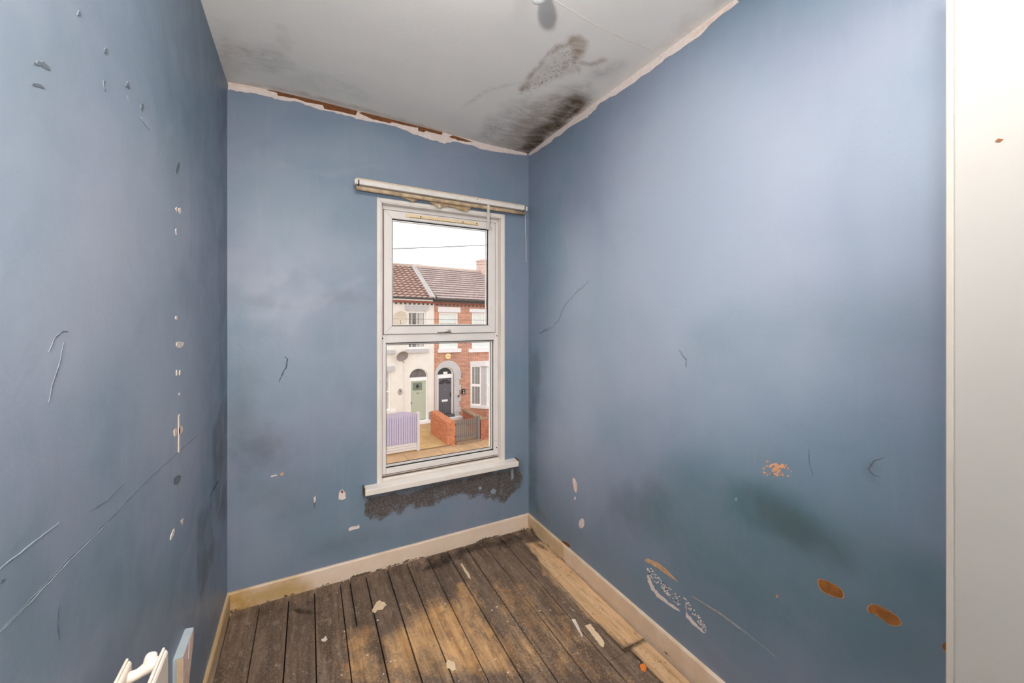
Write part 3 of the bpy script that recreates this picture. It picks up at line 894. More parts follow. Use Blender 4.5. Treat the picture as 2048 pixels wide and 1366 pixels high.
# right wall chips
lab = 'rust brown bare patch with torn pale edge'
for i, (a, b) in enumerate((([(1634,1159),(1640,1157),(1664,1166),(1684,1178),(1690,1194),(1684,1199),(1662,1192),(1640,1181)], .94),
                            ([(1734,1213),(1745,1206),(1768,1216),(1796,1232),(1805,1246),(1800,1253),(1782,1252),(1762,1237),(1750,1228),(1735,1225)], .94),
                            ([(1885,1290),(1893,1280),(1900,1300),(1891,1305),(1884,1296)], .9))):
    chip('right', 'torn_plaster', 'tan_plaster', a, .0010, .5, 3, 110+i, smooth=2)
    cx = sum(p[0] for p in a)/len(a); cy = sum(p[1] for p in a)/len(a)
    chip('right', 'bare_patch', 'rust_plaster', [(cx+(x-cx)*b, cy+(y-cy)*b-1) for x, y in a], .0018, .4, 3, 120+i, lab, smooth=2)
chip('right', 'paint_chip', 'tan_plaster', [(1290,1119),(1296,1117),(1315,1125),(1332,1138),(1356,1164),(1345,1157),(1325,1143),(1305,1130),(1292,1124)], .0012, .7, 3, 131)
for i in range(170):        # crumbled speckle patches
    t_ = random.random()
    if i < 112: x, y = 1294+t_*66, 1136+72*t_**.75+random.uniform(-14, 4)*(1 if t_ > .1 else .3)
    else: x, y = 1368+(t_)*44, 1200+ (t_)*62 + random.uniform(-10, 4)
    s_ = random.uniform(.7, 2.1)
    mt = 'bare_plaster' if random.random() < .72 else ('dark_scratch' if random.random() < .6 else 'pink_plaster')
    if i == 0: SP = {}
    SP.setdefault(mt, []).append([(x-s_, y), (x, y-s_*.8), (x+s_, y+s_*.2), (x+s_*.2, y+s_)])
chip('right', 'paint_chip', 'bare_plaster', [(1295,1150),(1299,1154),(1309,1178),(1333,1200),(1358,1219),(1360,1223),(1343,1214),(1318,1196),(1303,1180),(1296,1164)], .0010, 1.6, 5, 141)
chip('right', 'paint_chip', 'bare_plaster', [(1372,1202),(1374,1226),(1393,1248),(1410,1265),(1407,1266),(1388,1251),(1372,1234)], .0010, 1.4, 5, 142)
par, cv, fn = SURF['right']
for mt, polys in SP.items():
    m = MB()
    for q in polys: m.prism([cv(*z) for z in q], fn, 0, random.uniform(.0011, .0018))
    m.build('paint_speckle', mt, par, kind='stuff')
m = MB()
for i in range(60):
    x, y = random.gauss(1553, 14), random.gauss(936, 9)
    s_ = random.uniform(1, 3.4)*(1.5 if abs(x-1553) < 12 and abs(y-936) < 7 else .8)
    m.prism([cv(*z) for z in [(x-s_, y), (x, y-s_*.8), (x+s_, y), (x, y+s_)]], fn, 0, random.uniform(.0008, .0016))
m.build('paint_speckle', 'orange_flake', par, kind='stuff')
for i, (mat, pts) in enumerate((('pink_plaster', [(1145,957),(1149,955),(1155,970),(1153,986),(1149,982),(1146,968)]), ('bare_plaster', [(1149,993),(1152,994),(1151,1000),(1148,999)]),
                                ('bare_plaster', [(1160,1038),(1168,1036),(1169,1052),(1162,1058),(1157,1050)]), ('brown_base', [(1120,1082),(1130,1082),(1140,1090),(1140,1096),(1128,1090)]),
                                ('pale_scratch', [(1470,996),(1474,994),(1474,1002),(1470,1001)]), ('orange_flake', [(1552,1191),(1556,1188),(1557,1194),(1553,1196)]))):
    chip('right', 'paint_chip', mat, pts, .0013, .35, 2, 150+i, smooth=1)
scratch('right', 'dark_scratch', [(1079,667),(1100,660),(1118,640),(1128,612),(1150,588),(1178,562)], .0022, 'crack', seed=21, taper=False, sub=7)
scratch('right', 'dark_scratch', [(1079,667),(1100,655)], .004, 'crack', seed=22)
scratch('right', 'pale_scratch', [(1384,1192),(1440,1226),(1500,1272),(1555,1316)], .0038, seed=23, sub=8)
scratch('right', 'tan_plaster', [(1384,1192),(1440,1227),(1480,1258)], .0030, seed=24, th=.0009, sub=8)
scratch('right', 'grey_scuff', [(1617,898),(1619,925),(1626,952)], .0026, seed=25)
scratch('right', 'grey_scuff', [(1770,915),(1748,922),(1736,938),(1748,950),(1760,953)], .004, 'scuff_mark', seed=26)
scratch('right', 'dark_scratch', [(1358,700),(1372,720),(1372,736)], .003, seed=27)

# ---------------------------------------------------------------- window
win = empty('window_1', (.766, YW, .47), 'white plastic window with an opening top light above a fixed pane', None, None, 'structure')
# architrave flush on the wall
m = MB()
TX0, TX1, TZ1 = .366, 1.164, 2.072
def mitre(m, x0, x1, z0, z1, wd, ya, yb, sides='lrtb', corner=False):
    cb = wd if ('b' in sides or corner) else 0
    if 'l' in sides: m.hexa([(x0,ya,z0),(x0+wd,ya,z0+cb),(x0+wd,yb,z0+cb),(x0,yb,z0),(x0,ya,z1),(x0+wd,ya,z1-wd),(x0+wd,yb,z1-wd),(x0,yb,z1)])
    if 'r' in sides: m.hexa([(x1-wd,ya,z0+cb),(x1,ya,z0),(x1,yb,z0),(x1-wd,yb,z0+cb),(x1-wd,ya,z1-wd),(x1,ya,z1),(x1,yb,z1),(x1-wd,yb,z1-wd)])
    if 't' in sides: m.hexa([(x0+wd,ya,z1-wd),(x1-wd,ya,z1-wd),(x1-wd,yb,z1-wd),(x0+wd,yb,z1-wd),(x0,ya,z1),(x1,ya,z1),(x1,yb,z1),(x0,yb,z1)])
    if 'b' in sides: m.hexa([(x0,ya,z0),(x1,ya,z0),(x1,yb,z0),(x0,yb,z0),(x0+wd,ya,z0+wd),(x1-wd,ya,z0+wd),(x1-wd,yb,z0+wd),(x0+wd,yb,z0+wd)])
    return m
for sd in 'lrt':
    mitre(MB(), TX0, TX1, .472, TZ1, .021, YW-.009, YW+.002, sd).build('architrave', 'trim_plastic', win, bevel=.003)
# second step of the reveal lining
for sd in 'lrt':
    mitre(MB(), .384, 1.149, .470, 2.056, .010, YW-.004, 2.50, sd).build('reveal_lining', 'trim_plastic', win, bevel=.002)
MB().box(.384, 1.149, 2.36, 2.52, .44, .475).build('outer_cill', 'stone_white', win)
# main frame
FX0, FX1, FZ0, FZ1, FY = .394, 1.139, .474, 2.046, 2.352
for sd, wd in (('l', .030), ('r', .030), ('t', .030)):
    mitre(MB(), FX0, FX1, FZ0, FZ1, wd, FY, FY+.06, sd).build('outer_frame', 'window_plastic', win, bevel=.003)
MB().box(FX0+.03, FX1-.03, FY, FY+.06, FZ0, .533).build('bottom_rail', 'window_plastic', win, bevel=.004)
MB().box(FX0+.03, FX1-.03, FY, FY+.06, 1.256, 1.309).build('transom', 'window_plastic', win, bevel=.004)
MB().box(FX0+.002, FX1-.002, FY-.006, FY+.004, .489, .494).box(FX0+.004, FX1-.004, FY-.003, FY+.004, .500, .502).build('bottom_bead', 'grime_line', win)
# top light (opening sash)
sash = empty('top_light', (.766, FY-.012, 1.305)); sash.parent = win; sash.location = Vector((.766, FY-.012, 1.305))-ORG[win]
SX0, SX1, SZ0, SZ1, SY = .411, 1.113, 1.306, 2.020, FY-.012
for sd in 'lrtb':
    mitre(MB(), SX0, SX1, SZ0, SZ1, .046, SY, SY+.03, sd, True).build('sash_rail', 'window_plastic', sash, bevel=.004)
m = MB(); mitre(m, SX0-.003, SX1+.003, SZ0-.002, SZ1+.003, .006, SY+.006, SY+.02); m.build('sash_seal', 'grime_line', sash)
m = MB(); mitre(m, SX0+.045, SX1-.045, SZ0+.045, SZ1-.045, .005, SY+.016, SY+.026); m.build('glazing_gasket', 'gasket_rubber', sash)
MB().box(SX0+.046, SX1-.046, SY+.022, SY+.026, SZ0+.046, SZ1-.046).build('pane', 'window_glass', sash)
# slim trickle vent
v0 = Vector((.766, SY, 1.99))
vent = MB().box(.534, .992, SY-.008, SY+.001, 1.989, 2.008).build('vent_strip', 'vent_cream', sash, bevel=.002, label='cream slotted ventilation strip')
m = MB()
for k in range(34): m.box(.552+k*.0128, .552+k*.0128+.008, SY-.0086, SY-.006, 1.9895, 1.992)
m.build('vent_slot', 'grime_line', vent if False else sash, kind='stuff')
for x in (.620, .885, .978):
    MB().lathe([(.0035, 0), (.0035, .0025), (.002, .003)], lambda a, b, h, x=x: (x+a, SY-.008-h, 1.999+b), 10).build('screw', 'screw_dark', sash)
# handle
hd = MB().box(.770, .806, SY-.010, SY+.001, 1.317, 1.333).build('handle', 'window_plastic', sash, bevel=.004, label='white cockspur handle with a grubby shadow gap')
MB().tube([(.792, SY-.012, 1.325), (.770, SY-.02, 1.322), (.745, SY-.022, 1.318), (.722, SY-.018, 1.316)], [.008, .0065, .005, .003], 10).build('handle_lever', 'window_plastic', sash, smooth=True)
MB().box(.724, .812, SY-.004, SY+.001, 1.309, 1.3155).build('handle_keep', 'grime_line', sash)
MB().lathe([(.003, 0), (.003, .002)], lambda a, b, h: (.800+a, SY-.010-h, 1.325+b), 8).build('screw', 'screw_dark', sash)
# fixed lower pane
LX0, LX1, LZ0, LZ1 = .4185, 1.1125, .533, 1.256
m = MB(); mitre(m, LX0-.001, LX1+.001, LZ0-.001, LZ1+.001, .005, FY+.012, FY+.022); m.build('glazing_gasket', 'gasket_rubber', win)
m = MB(); mitre(m, LX0+.005, LX1-.005, LZ0+.005, LZ1-.005, .007, FY+.026, FY+.034); m.build('glazing_spacer', 'window_plastic', win)
m = MB(); mitre(m, LX0+.011, LX1-.011, LZ0+.011, LZ1-.011, .004, FY+.034, FY+.038); m.build('glazing_gasket', 'gasket_rubber', win)
MB().box(LX0, LX1, FY+.020, FY+.024, LZ0, LZ1).build('pane', 'window_glass', win)
m = MB(); mitre(m, SX0+.050, SX1-.050, SZ0+.050, SZ1-.050, .006, SY+.032, SY+.04); m.build('glazing_spacer', 'window_plastic', sash)
for x, z in ((.404, 1.283), (1.130, 1.283), (1.128, .548)):
    MB().lathe([(.0042, 0), (.0042, .002)], lambda a, b, h, x=x, z=z: (x+a, FY-h, z+b), 10).build('screw_cap', 'screw_dark', win)
# window board
sill = MB().hexa([(.298, 2.250, .440), (1.240, 2.250, .438), (1.240, YW+.001, .438), (.298, YW+.001, .440), (.298, 2.250, .472), (1.240, 2.250, .470), (1.240, YW+.001, .476), (.298, YW+.001, .478)])
sill.box(OX0+.001, OX1-.001, YW, FY+.01, .44, .477)
sill.build('window_board', 'sill_paint', win, bevel=.004)
MB().box(OX0+.010, OX1-.010, FY-.018, FY+.002, .476, .487).build('window_board_step', 'sill_paint', win, bevel=.003)
m = MB().box(.292, .2985, 2.256, YW, .438, .481).box(1.2395, 1.244, 2.256, YW, .438, .479)
m.build('window_board_end', 'grime_line', win)

# ---------------------------------------------------------------- blind rail
bl = empty('roller_blind', (.775, YW, 2.09), 'white blind head rail with dirty torn fabric remnant above the window', 'blind')
RY0, RY1 = 2.248, 2.296
def rz(x): return 2.143 - (x-.245)*.0105       # rail hangs a touch out of level
def rail(x0, x1, ya, yb, za, zb):
    return MB().hexa([(x0,ya,rz(x0)+za),(x1,ya,rz(x1)+za),(x1,yb,rz(x1)+za),(x0,yb,rz(x0)+za),(x0,ya,rz(x0)+zb),(x1,ya,rz(x1)+zb),(x1,yb,rz(x1)+zb),(x0,yb,rz(x0)+zb)])
rail(.268, 1.283, RY0, RY1, -.029, -.004).build('head_rail', 'rail_white', bl, bevel=.003)
rail(.252, 1.290, RY0+.012, YW, -.006, .008).build('head_rail_lip', 'rail_stained', bl, bevel=.002)
rail(.244, .262, RY0-.001, RY1, -.030, -.004).build('end_cap', 'rail_white', bl, bevel=.002)
rail(1.289, 1.303, RY0-.001, RY1, -.030, -.004).build('end_cap', 'rail_white', bl, bevel=.002)
rail(.262, .268, RY0+.004, RY1-.002, -.029, -.005).build('rail_gap', 'gasket_rubber', bl)
rail(1.283, 1.289, RY0+.004, RY1-.002, -.029, -.005).build('rail_gap', 'gasket_rubber', bl)
pts = [(x, 2.270, rz(x)-.0445) for x in np.linspace(.254, 1.292, 8)]
MB().tube(pts, .0115, 12).build('fabric_roll', 'roll_cloth', bl, smooth=True)
# torn fabric tongues
prof = [(.46,-.050),(.50,-.056),(.545,-.068),(.560,-.075),(.572,-.066),(.60,-.054),(.64,-.054),(.67,-.064),(.70,-.082),(.722,-.088),(.735,-.080),(.76,-.070),(.80,-.070),(.84,-.078),(.885,-.086),(.90,-.076),(.92,-.056),(.96,-.050)]
top = []; bot = []; 
for k, (x, dz) in enumerate(prof):
    wv = .004*math.sin(k*1.9)
    top.append((x, 2.286, rz(x)-.036)); bot.append((x, 2.280+wv, rz(x)+dz))
m = MB()
for k in range(len(prof)-1):
    m.quad(top[k], top[k+1], bot[k+1], bot[k])
    m.quad(tuple(np.add(top[k], (0,.002,0))), tuple(np.add(top[k+1], (0,.002,0))), tuple(np.add(bot[k+1], (0,.002,0))), tuple(np.add(bot[k], (0,.002,0))))
m.build('torn_fabric', 'blind_fabric', bl)
MB().tube([(.715, 2.276, rz(.715)-.066), (.717, 2.275, rz(.7)-.088)], .009, 10).build('fabric_clip', 'wand_clear', bl)
# tilt wand
MB().box(1.018, 1.036, 2.256, 2.262, 1.951, rz(1.03)-.029).build('wand', 'wand_clear', bl, bevel=.002, label='flat pale plastic wand hanging from the rail')
# pull cord
MB().tube([(1.2915, 2.262, rz(1.29)-.028), (1.296, 2.264, 2.02), (1.303, 2.268, 1.90), (1.306, 2.270, 1.768)], .0018, 6).build('pull_cord', 'cord_white', bl, smooth=True)
MB().tube([(1.300, 2.275, rz(1.29)-.028), (1.303, 2.275, 2.04)], .0012, 6).build('pull_cord', 'cord_white', bl, smooth=True)
for x in (.95, 1.22):
    MB().lathe([(.003, 0), (.003, .001)], lambda a, b, h, x=x: (x+a, RY0-h, rz(x)-.008+b), 8).build('screw', 'grime_line', bl)

# ---------------------------------------------------------------- ceiling lamp holder with bulb
LX, LY = .608, .985
lamp = empty('ceiling_lamp', (LX, LY, H), 'white pendant lamp with a bare bulb hanging from the ceiling', 'lamp')
fn = lambda a, b, h: (LX+a, LY+b, H-h)
MB().lathe([(.040, 0), (.040, .008), (.030, .016), (.023, .018)], fn, 28).build('ceiling_rose', 'lamp_white', lamp, smooth=True)
MB().tube([(LX, LY, H-.016), (LX+.001, LY, H-.06), (LX, LY, H-.105)], .004, 8).build('flex', 'lamp_white', lamp, smooth=True)
MB().lathe([(.008, .098), (.017, .104), (.019, .110), (.019, .130), (.0215, .132), (.0215, .142), (.016, .144)], fn, 24).build('lamp_holder', 'lamp_white', lamp, smooth=True)
MB().lathe([(.014, .140), (.020, .147), (.0265, .158), (.0290, .170), (.0275, .182), (.021, .192), (.012, .1975), (.003, .199)], fn, 28).build('bulb', 'bulb_glass', lamp, smooth=True)

# ---------------------------------------------------------------- door leaf standing open at the right
door = empty('door_1', (.9, -.53, .008), 'white painted flush door standing open beside the right wall', None, None, 'structure')
EDX = .902
MB().box(EDX, EDX+.035, -.53, .226, .010, 1.985).build('door_leaf', 'door_gloss', door, bevel=.002)
MB().box(EDX-.0012, EDX+.036, .2255, .2345, .010, 1.985).build('door_edge_lipping', 'door_lip', door, bevel=.0015)
MB().prism([(.176, 1.660), (.181, 1.663), (.184, 1.660), (.180, 1.657)], lambda p, q, d: (EDX-d, p, q), 0, .0008).build('dent', 'brown_base', door)
for z in (.25, 1.75):
    MB().box(EDX-.004, EDX+.004, -.545, -.52, z-.04, z+.04).build('hinge', 'steel', door)

# ---------------------------------------------------------------- radiator
rad = empty('radiator', (-.256, .5, .18), 'cream double panel radiator with a bulbous connector, at the left wall', 'radiator')
for X in (-.2812, -.2300):
    prof = [(-.0065, .20), (.0065, .20), (.0065, .772), (.0045, .7765), (.0022, .7775), (.0022, .782), (-.0005, .7835), (-.0022, .782), (-.0022, .7775), (-.0045, .7765), (-.0065, .772)]
    pn = MB().prism(prof, lambda p, q, d, X=X: (X+p, d, q), .02, .962).build('panel', 'radiator_enamel', rad, bevel=.001)
    m = MB()
    for k in range(20):
        y = .075+k*.043
        m.prism([(y, .25), (y+.02, .25), (y+.02, .735), (y+.016, .745), (y+.004, .745), (y, .735)], lambda p, q, d, X=X: (X+.0065+d, p, q), -.001, .003)
    m.build('flute', 'radiator_enamel', rad)
# top connector between the two panels with its bleed stub
MB().tube([(-.2765, .946, .7560), (-.270, .947, .7565), (-.264, .948, .7570), (-.258, .950, .7585), (-.252, .951, .7610), (-.246, .952, .7635), (-.240, .952, .7645), (-.235, .952, .7645)],
          [.0098, .0096, .0088, .0094, .0108, .0112, .0104, .0095], 18).build('connector', 'radiator_enamel', rad, smooth=True)
MB().tube([(-.2490, .952, .7640), (-.2480, .955, .7700), (-.2468, .9575, .7760), (-.2460, .959, .7795), (-.2456, .960, .7815), (-.2454, .9603, .7822)], [.0088, .0094, .0092, .0080, .0052, .0015], 16).build('bleed_stub', 'radiator_enamel', rad, smooth=True)
# painted block fixed to the wall beyond the radiator
blk = empty('wall_block', (XL, 1.47, .30), 'chipped pale blue wooden block on the left wall, just beyond the radiator', 'block')
pro = [(1.413, .25), (1.43, .25), (1.462, .30), (1.488, .345), (1.512, .378), (1.528, .405), (1.533, .432), (1.534, .447), (1.413, .450)]
MB().prism(pro, lambda p, q, d: (XL+d, p, q), .0, .0205).build('backing', 'block_timber', blk)
MB().hexa([(XL, 1.411, .449), (XL+.0215, 1.411, .449), (XL+.0215, 1.536, .446), (XL, 1.541, .446), (XL, 1.411, .4515), (XL+.0215, 1.411, .4515), (XL+.0215, 1.536, .4485), (XL, 1.541, .4485)]).build('painted_top', 'block_paint', blk)
MB().prism(pro, lambda p, q, d: (XL+d, p+.001, q-.001), .0205, .0222).build('plaster_face', 'block_plaster', blk)
MB().box(XL, XL+.008, 1.4095, 1.413, .25, .449).build('painted_end', 'block_paint', blk)
chp = [(1.447, .438), (1.452, .443), (1.456, .434), (1.450, .425), (1.446, .414), (1.440, .402), (1.443, .418)]
MB().prism([(p+.03, q) for p, q in chp], lambda p, q, d: (XL+d, p, q), .0215, .0232).build('paint_chip', 'lamp_white', blk)

# ---------------------------------------------------------------- scraps on the floor
def scrap(name, mat, pts, label, cat, th=.0018, jit=.8, seed=0, z0=.0012, curl=.0):
    P = [on_floor(*q) for q in rough_outline(list(pts), jit*1.1, 4, seed)]
    cx = sum(p[0] for p in P)/len(P); cy = sum(p[1] for p in P)/len(P)
    o = MB().prism(P, lambda p, q, d: (p, q, d), z0, z0+th).build(name, mat, loc=(cx, cy, z0))
    return tag(o, label, cat)
scrap('paint_flake', 'scrap_cream', [(744,1222),(750,1210),(757,1202),(768,1205),(773,1211),(765,1220),(754,1222),(750,1227),(745,1225)], 'large cream peeled flake on the boards near the window wall', 'flake', seed=1)
scrap('paint_flake', 'scrap_cream', [(892,1326),(896,1321),(910,1327),(911,1341),(906,1344),(898,1338),(893,1338)], 'cream paint flake with orange tip near the bottom of the photo', 'flake', seed=2)
scrap('paint_flake', 'scrap_cream', [(1170,1252),(1182,1249),(1190,1262),(1203,1276),(1209,1288),(1206,1296),(1197,1288),(1185,1272)], 'long ragged yellowish cream flake beside the bare right-hand boards', 'flake', seed=3)
scrap('paper_strip', 'scrap_white', [(1143,1240),(1150,1239),(1166,1273),(1164,1275)], 'thin tapering white strip lying on the boards', 'paper strip', jit=.2, seed=4)
scrap('orange_scrap', 'scrap_orange', [(1280,1331),(1287,1327),(1293,1336),(1291,1345),(1283,1343)], 'small bright orange scrap on the floor near the right wall', 'scrap', jit=.4, seed=5)
scrap('wood_splinter', 'scrap_cream', [(921,1128),(924,1128),(938,1148),(942,1158),(938,1157),(928,1142)], 'thin yellowish splinter on the dark boards below the window', 'splinter', jit=.3, seed=6)
scrap('plaster_flake', 'scrap_white', [(642,1281),(648,1277),(652,1273),(655,1280),(651,1284),(645,1284)], 'small white plaster crumb on the dirty left-hand boards', 'flake', jit=.4, seed=7)

# ================================================================ STREET
SD = Vector((.99753, .0702, -.0158))      # along the terrace (it falls gently to the right)
ND = Vector((-.0702, .99753, 0))          # away from us
r0 = ray(868, 636)
O0 = Vector((r0[0]*21.0, r0[1]*21.0, -4.06))
def W(s, n, z):
    return tuple(O0 + SD*s + ND*n + Vector((0, 0, z)))
def sz(px, py, n=0.0):                     # spot on the plane n -> (s, z)
    r = Vector(ray(px, py)); e = Vector((0, 0, EYE))
    t = (O0 + ND*n - e).dot(ND) / r.dot(ND)
    q = e + r*t - O0 - ND*n
    s = q.dot(Vector((SD.x, SD.y, 0)))/ (SD.x**2+SD.y**2)
    return s, q.z - SD.z*s
def bx(m, s0, s1, n0, n1, z0, z1):
    return m.hexa([W(s0,n0,z0), W(s1,n0,z0), W(s1,n1,z0), W(s0,n1,z0), W(s0,n0,z1), W(s1,n0,z1), W(s1,n1,z1), W(s0,n1,z1)])
def sbox(s0, s1, n0, n1, z0, z1): return bx(MB(), s0, s1, n0, n1, z0, z1)
def prect(x0, y0, x1, y1, n=0.0):          # rectangle measured in the photo -> s0, s1, z0, z1
    s0, za = sz(x0, y0, n); s1, zb = sz(x1, y1, n)
    _, zc = sz((x0+x1)/2, y0, n); _, zd = sz((x0+x1)/2, y1, n)
    return s0, s1, zd, zc

S0L, S1R = -9.0, 9.0
EZ = sz(868, 606)[1]                         # underside of the brick eaves band
gz = sz(868, 842)[1]
# ground
MB().hexa([W(S0L-6,-4.2,-.10),W(S1R+6,-4.2,-.10),W(S1R+6,9,-.10),W(S0L-6,9,-.10),W(S0L-6,-4.2,0),W(S1R+6,-4.2,0),W(S1R+6,9,0),W(S0L-6,9,0)]).build('garden_ground', 'pavement_tan', kind='structure')
MB().hexa([W(S0L-6,-7.6,-.25),W(S1R+6,-7.6,-.25),W(S1R+6,-4.2,-.25),W(S0L-6,-4.2,-.25),W(S0L-6,-7.6,-.02),W(S1R+6,-7.6,-.02),W(S1R+6,-4.2,-.02),W(S0L-6,-4.2,-.02)]).build('pavement', 'pavement_tan', kind='structure')
MB().hexa([W(S0L-6,-20,-.3),W(S1R+6,-20,-.3),W(S1R+6,-7.6,-.3),W(S0L-6,-7.6,-.3),W(S0L-6,-20,-.14),W(S1R+6,-20,-.14),W(S1R+6,-7.6,-.14),W(S0L-6,-7.6,-.14)]).build('road', 'asphalt', kind='structure')

def wall_cells(m, s0, s1, z0, z1, holes, nf, nb):
    ss = sorted({s0, s1, *[h[0] for h in holes], *[h[1] for h in holes]}); zs = sorted({z0, z1, *[h[2] for h in holes], *[h[3] for h in holes]})
    ss = [a for a in ss if s0 <= a <= s1]; zs = [a for a in zs if z0 <= a <= z1]
    for a, b in zip(ss, ss[1:]):
        run = None
        for c, d in zip(zs, zs[1:]):
            cs, cz = (a+b)/2, (c+d)/2
            solid = not any(h[0] < cs < h[1] and h[2] < cz < h[3] for h in holes)
            if solid: bx(m, a, b, nf, nb, c, d)
    return m
def arch_pts(s0, s1, zb, zt, n=14):          # half ellipse over s0..s1 from zb up to zt
    cx, rx, h = (s0+s1)/2, (s1-s0)/2, zt-zb
    return [(cx - rx*math.cos(math.pi*k/n), zb + h*math.sin(math.pi*k/n)) for k in range(n+1)]
def spandrel(s0, s1, zb, zt, ztop, nf, nb):
    A = arch_pts(s0, s1, zb, zt); m = MB()
    for (a, b), (c, d) in zip(A, A[1:]):
        m.prism([(a, b), (c, d), (c, ztop), (a, ztop)], lambda p, q, dd: W(p, dd, q), nf, nb)
    return m
def hwindow(house, rect, frame_w, panes, mid=None, n=.10, name='window', bars=()):
    s0, s1, z0, z1 = rect
    m = MB(); fw = frame_w
    bx(m, s0, s0+fw, n-.05, n+.03, z0, z1); bx(m, s1-fw, s1, n-.05, n+.03, z0, z1)
    bx(m, s0+fw, s1-fw, n-.05, n+.03, z0, z0+fw); bx(m, s0+fw, s1-fw, n-.05, n+.03, z1-fw, z1)
    if mid is not None: bx(m, s0+fw, s1-fw, n-.05, n+.03, mid-.03, mid+.03)
    for b in bars: bx(m, b-.02, b+.02, n-.045, n+.03, z0+fw, z1-fw)
    wf = m.build(name, 'frame_white', house)
    sbox(s0+fw, s1-fw, n, n+.012, z0+fw, z1-fw).build('pane', panes, wf)
    return wf

# ---------------- cream rendered house
hc = empty('terraced_house', W(-3, 0, 0), 'cream rendered terraced house with pale green front door', 'house', 'houses across the street')
rC1 = prect(815.5, 623, 852, 697); rC1 = (rC1[0], rC1[1], sz(834, 697)[1], sz(834, 623)[1])
dC = prect(819, 737, 856, 834)
wl = prect(752, 640, 777, 701)
gw = (sz(752, 800, 0)[0], sz(781, 800, 0)[0], sz(770, 822)[1], sz(775, 741)[1])
spring = sz(838, 755)[1]; dtop = dC[3]
holes = [rC1, (dC[0], dC[1], -1, dtop), wl, gw]
m = wall_cells(MB(), S0L, 0, -.2, EZ, holes, 0, .25)
m.build('wall', 'cream_render', hc)
sbox(S0L, 0, .25, 7, -.2, EZ).build('rear_block', 'cream_render', hc) if False else None
spandrel(dC[0], dC[1], spring, dtop, dtop+.001, 0, .25).build('door_arch', 'cream_render', hc)
# lintel with scalloped lower edge
l = prect(810.5, 612, 857, 623.5); P = [(l[0], l[3]), (l[0], l[2]+.10), (l[0]+.12, l[2]+.06)]
for k in range(9):
    tt = k/8; P.append((l[0]+.14+(l[1]-l[0]-.28)*tt, l[2]+.03+.05*abs(math.sin(2*math.pi*tt))**.7))
P += [(l[1]-.12, l[2]+.06), (l[1], l[2]+.10), (l[1], l[3])]
MB().prism(P, lambda p, q, d: W(p, d, q), -.06, .05).build('lintel', 'stone_grey', hc)
q = prect(811, 698, 857, 705.5); sbox(q[0], q[1], -.10, .05, q[2], q[3]).build('window_sill', 'stone_grey', hc)
wf = hwindow(hc, rC1, .075, 'pane_dark', None, .12)
# drawn curtains and folds behind the glass, lace at the foot
a0, a1 = rC1[0]+.08, rC1[1]-.08
for f0, f1, mt in ((.14, .24, 'pane_curtain'), (.47, .60, 'pane_curtain'), (.64, .98, 'pane_curtain')):
    sbox(a0+(a1-a0)*f0, a0+(a1-a0)*f1, .105, .119, rC1[2]+.08, rC1[3]-.08).build('curtain', mt, wf)
q = prect(752, 700, 789.5, 707.5); sbox(q[0], q[1], -.10, .05, q[2], q[3]).build('window_sill', 'stone_grey', hc)
hwindow(hc, wl, .07, 'pane_net', None, .12)
q = prect(752, 733, 788.5, 742.5); sbox(q[0], q[1], -.12, .05, q[2], q[3]).build('lintel', 'stone_grey', hc)
hwindow(hc, gw, .08, 'pane_curtain', sz(775, 784)[1], .12)
q = (gw[0], gw[1]+.25, gw[2]-.12, gw[2]); sbox(q[0], q[1], -.12, .05, q[2], q[3]).build('window_sill', 'stone_white', hc)
# front door
fr = MB(); d0, d1 = dC[0], dC[1]; zb = .13
leaf = (sz(821, 800, .12)[0], sz(851.5, 800, .12)[0]); lz1 = sz(836, 761.5, .12)[1]
bx(fr, d0, leaf[0], .08, .18, zb, spring); bx(fr, leaf[1], d1, .08, .18, zb, spring); bx(fr, leaf[0], leaf[1], .08, .18, lz1, spring)
dr = fr.build('front_door', 'frame_white', hc)
sbox(leaf[0], leaf[1], .12, .16, zb+.02, lz1).build('door_leaf', 'door_green', dr)
A = arch_pts(d0+.04, d1-.04, spring, dtop-.03)
MB().prism(A, lambda p, q, d: W(p, d, q), .15, .17).build('fanlight', 'pane_dark', dr)
A2 = arch_pts(d0, d1, spring, dtop); m = MB()
for (a, b), (c, d), (e, g), (h_, i_) in zip(A2, A2[1:], A, A[1:]):
    m.prism([(a, b), (c, d), (h_, i_), (e, g)], lambda p, q, dd: W(p, dd, q), .12, .2)
m.build('fanlight_frame', 'frame_white', dr)
lw_ = leaf[1]-leaf[0]
gp = prect(825.5, 765, 844, 780, .12); sbox(gp[0], gp[1], .108, .121, gp[2], gp[3]).build('glazed_panel', 'leaded_glass', dr)
c_ = ((gp[0]+gp[1])/2, (gp[2]+gp[3])/2)
MB().prism([(c_[0]-.10, c_[1]), (c_[0], c_[1]+.12), (c_[0]+.10, c_[1]), (c_[0], c_[1]-.12)], lambda p, q, d: W(p, d, q), .10, .11).build('glass_motif', 'pane_black', dr)
q = prect(833, 785, 838, 787, .12); sbox(q[0], q[1], .105, .121, q[2], q[3]).build('letter_plate', 'steel', dr)
sbox(leaf[0]+.02, leaf[0]+.06, .09, .121, 1.0, 1.10).build('door_knob', 'steel', dr)
sbox(leaf[0]+.06, leaf[1]-.06, .112, .121, gp[2]-.16, gp[2]-.12).build('door_moulding', 'door_green', dr)
st = prect(819, 833, 857, 843); sbox(d0-.08, d1+.06, -.28, .12, 0, zb).build('door_step', 'frame_white', hc)
sbox(d1+.05, -.02, -.12, 0, -.02, .52).build('wall_plinth', 'plinth_grey', hc)
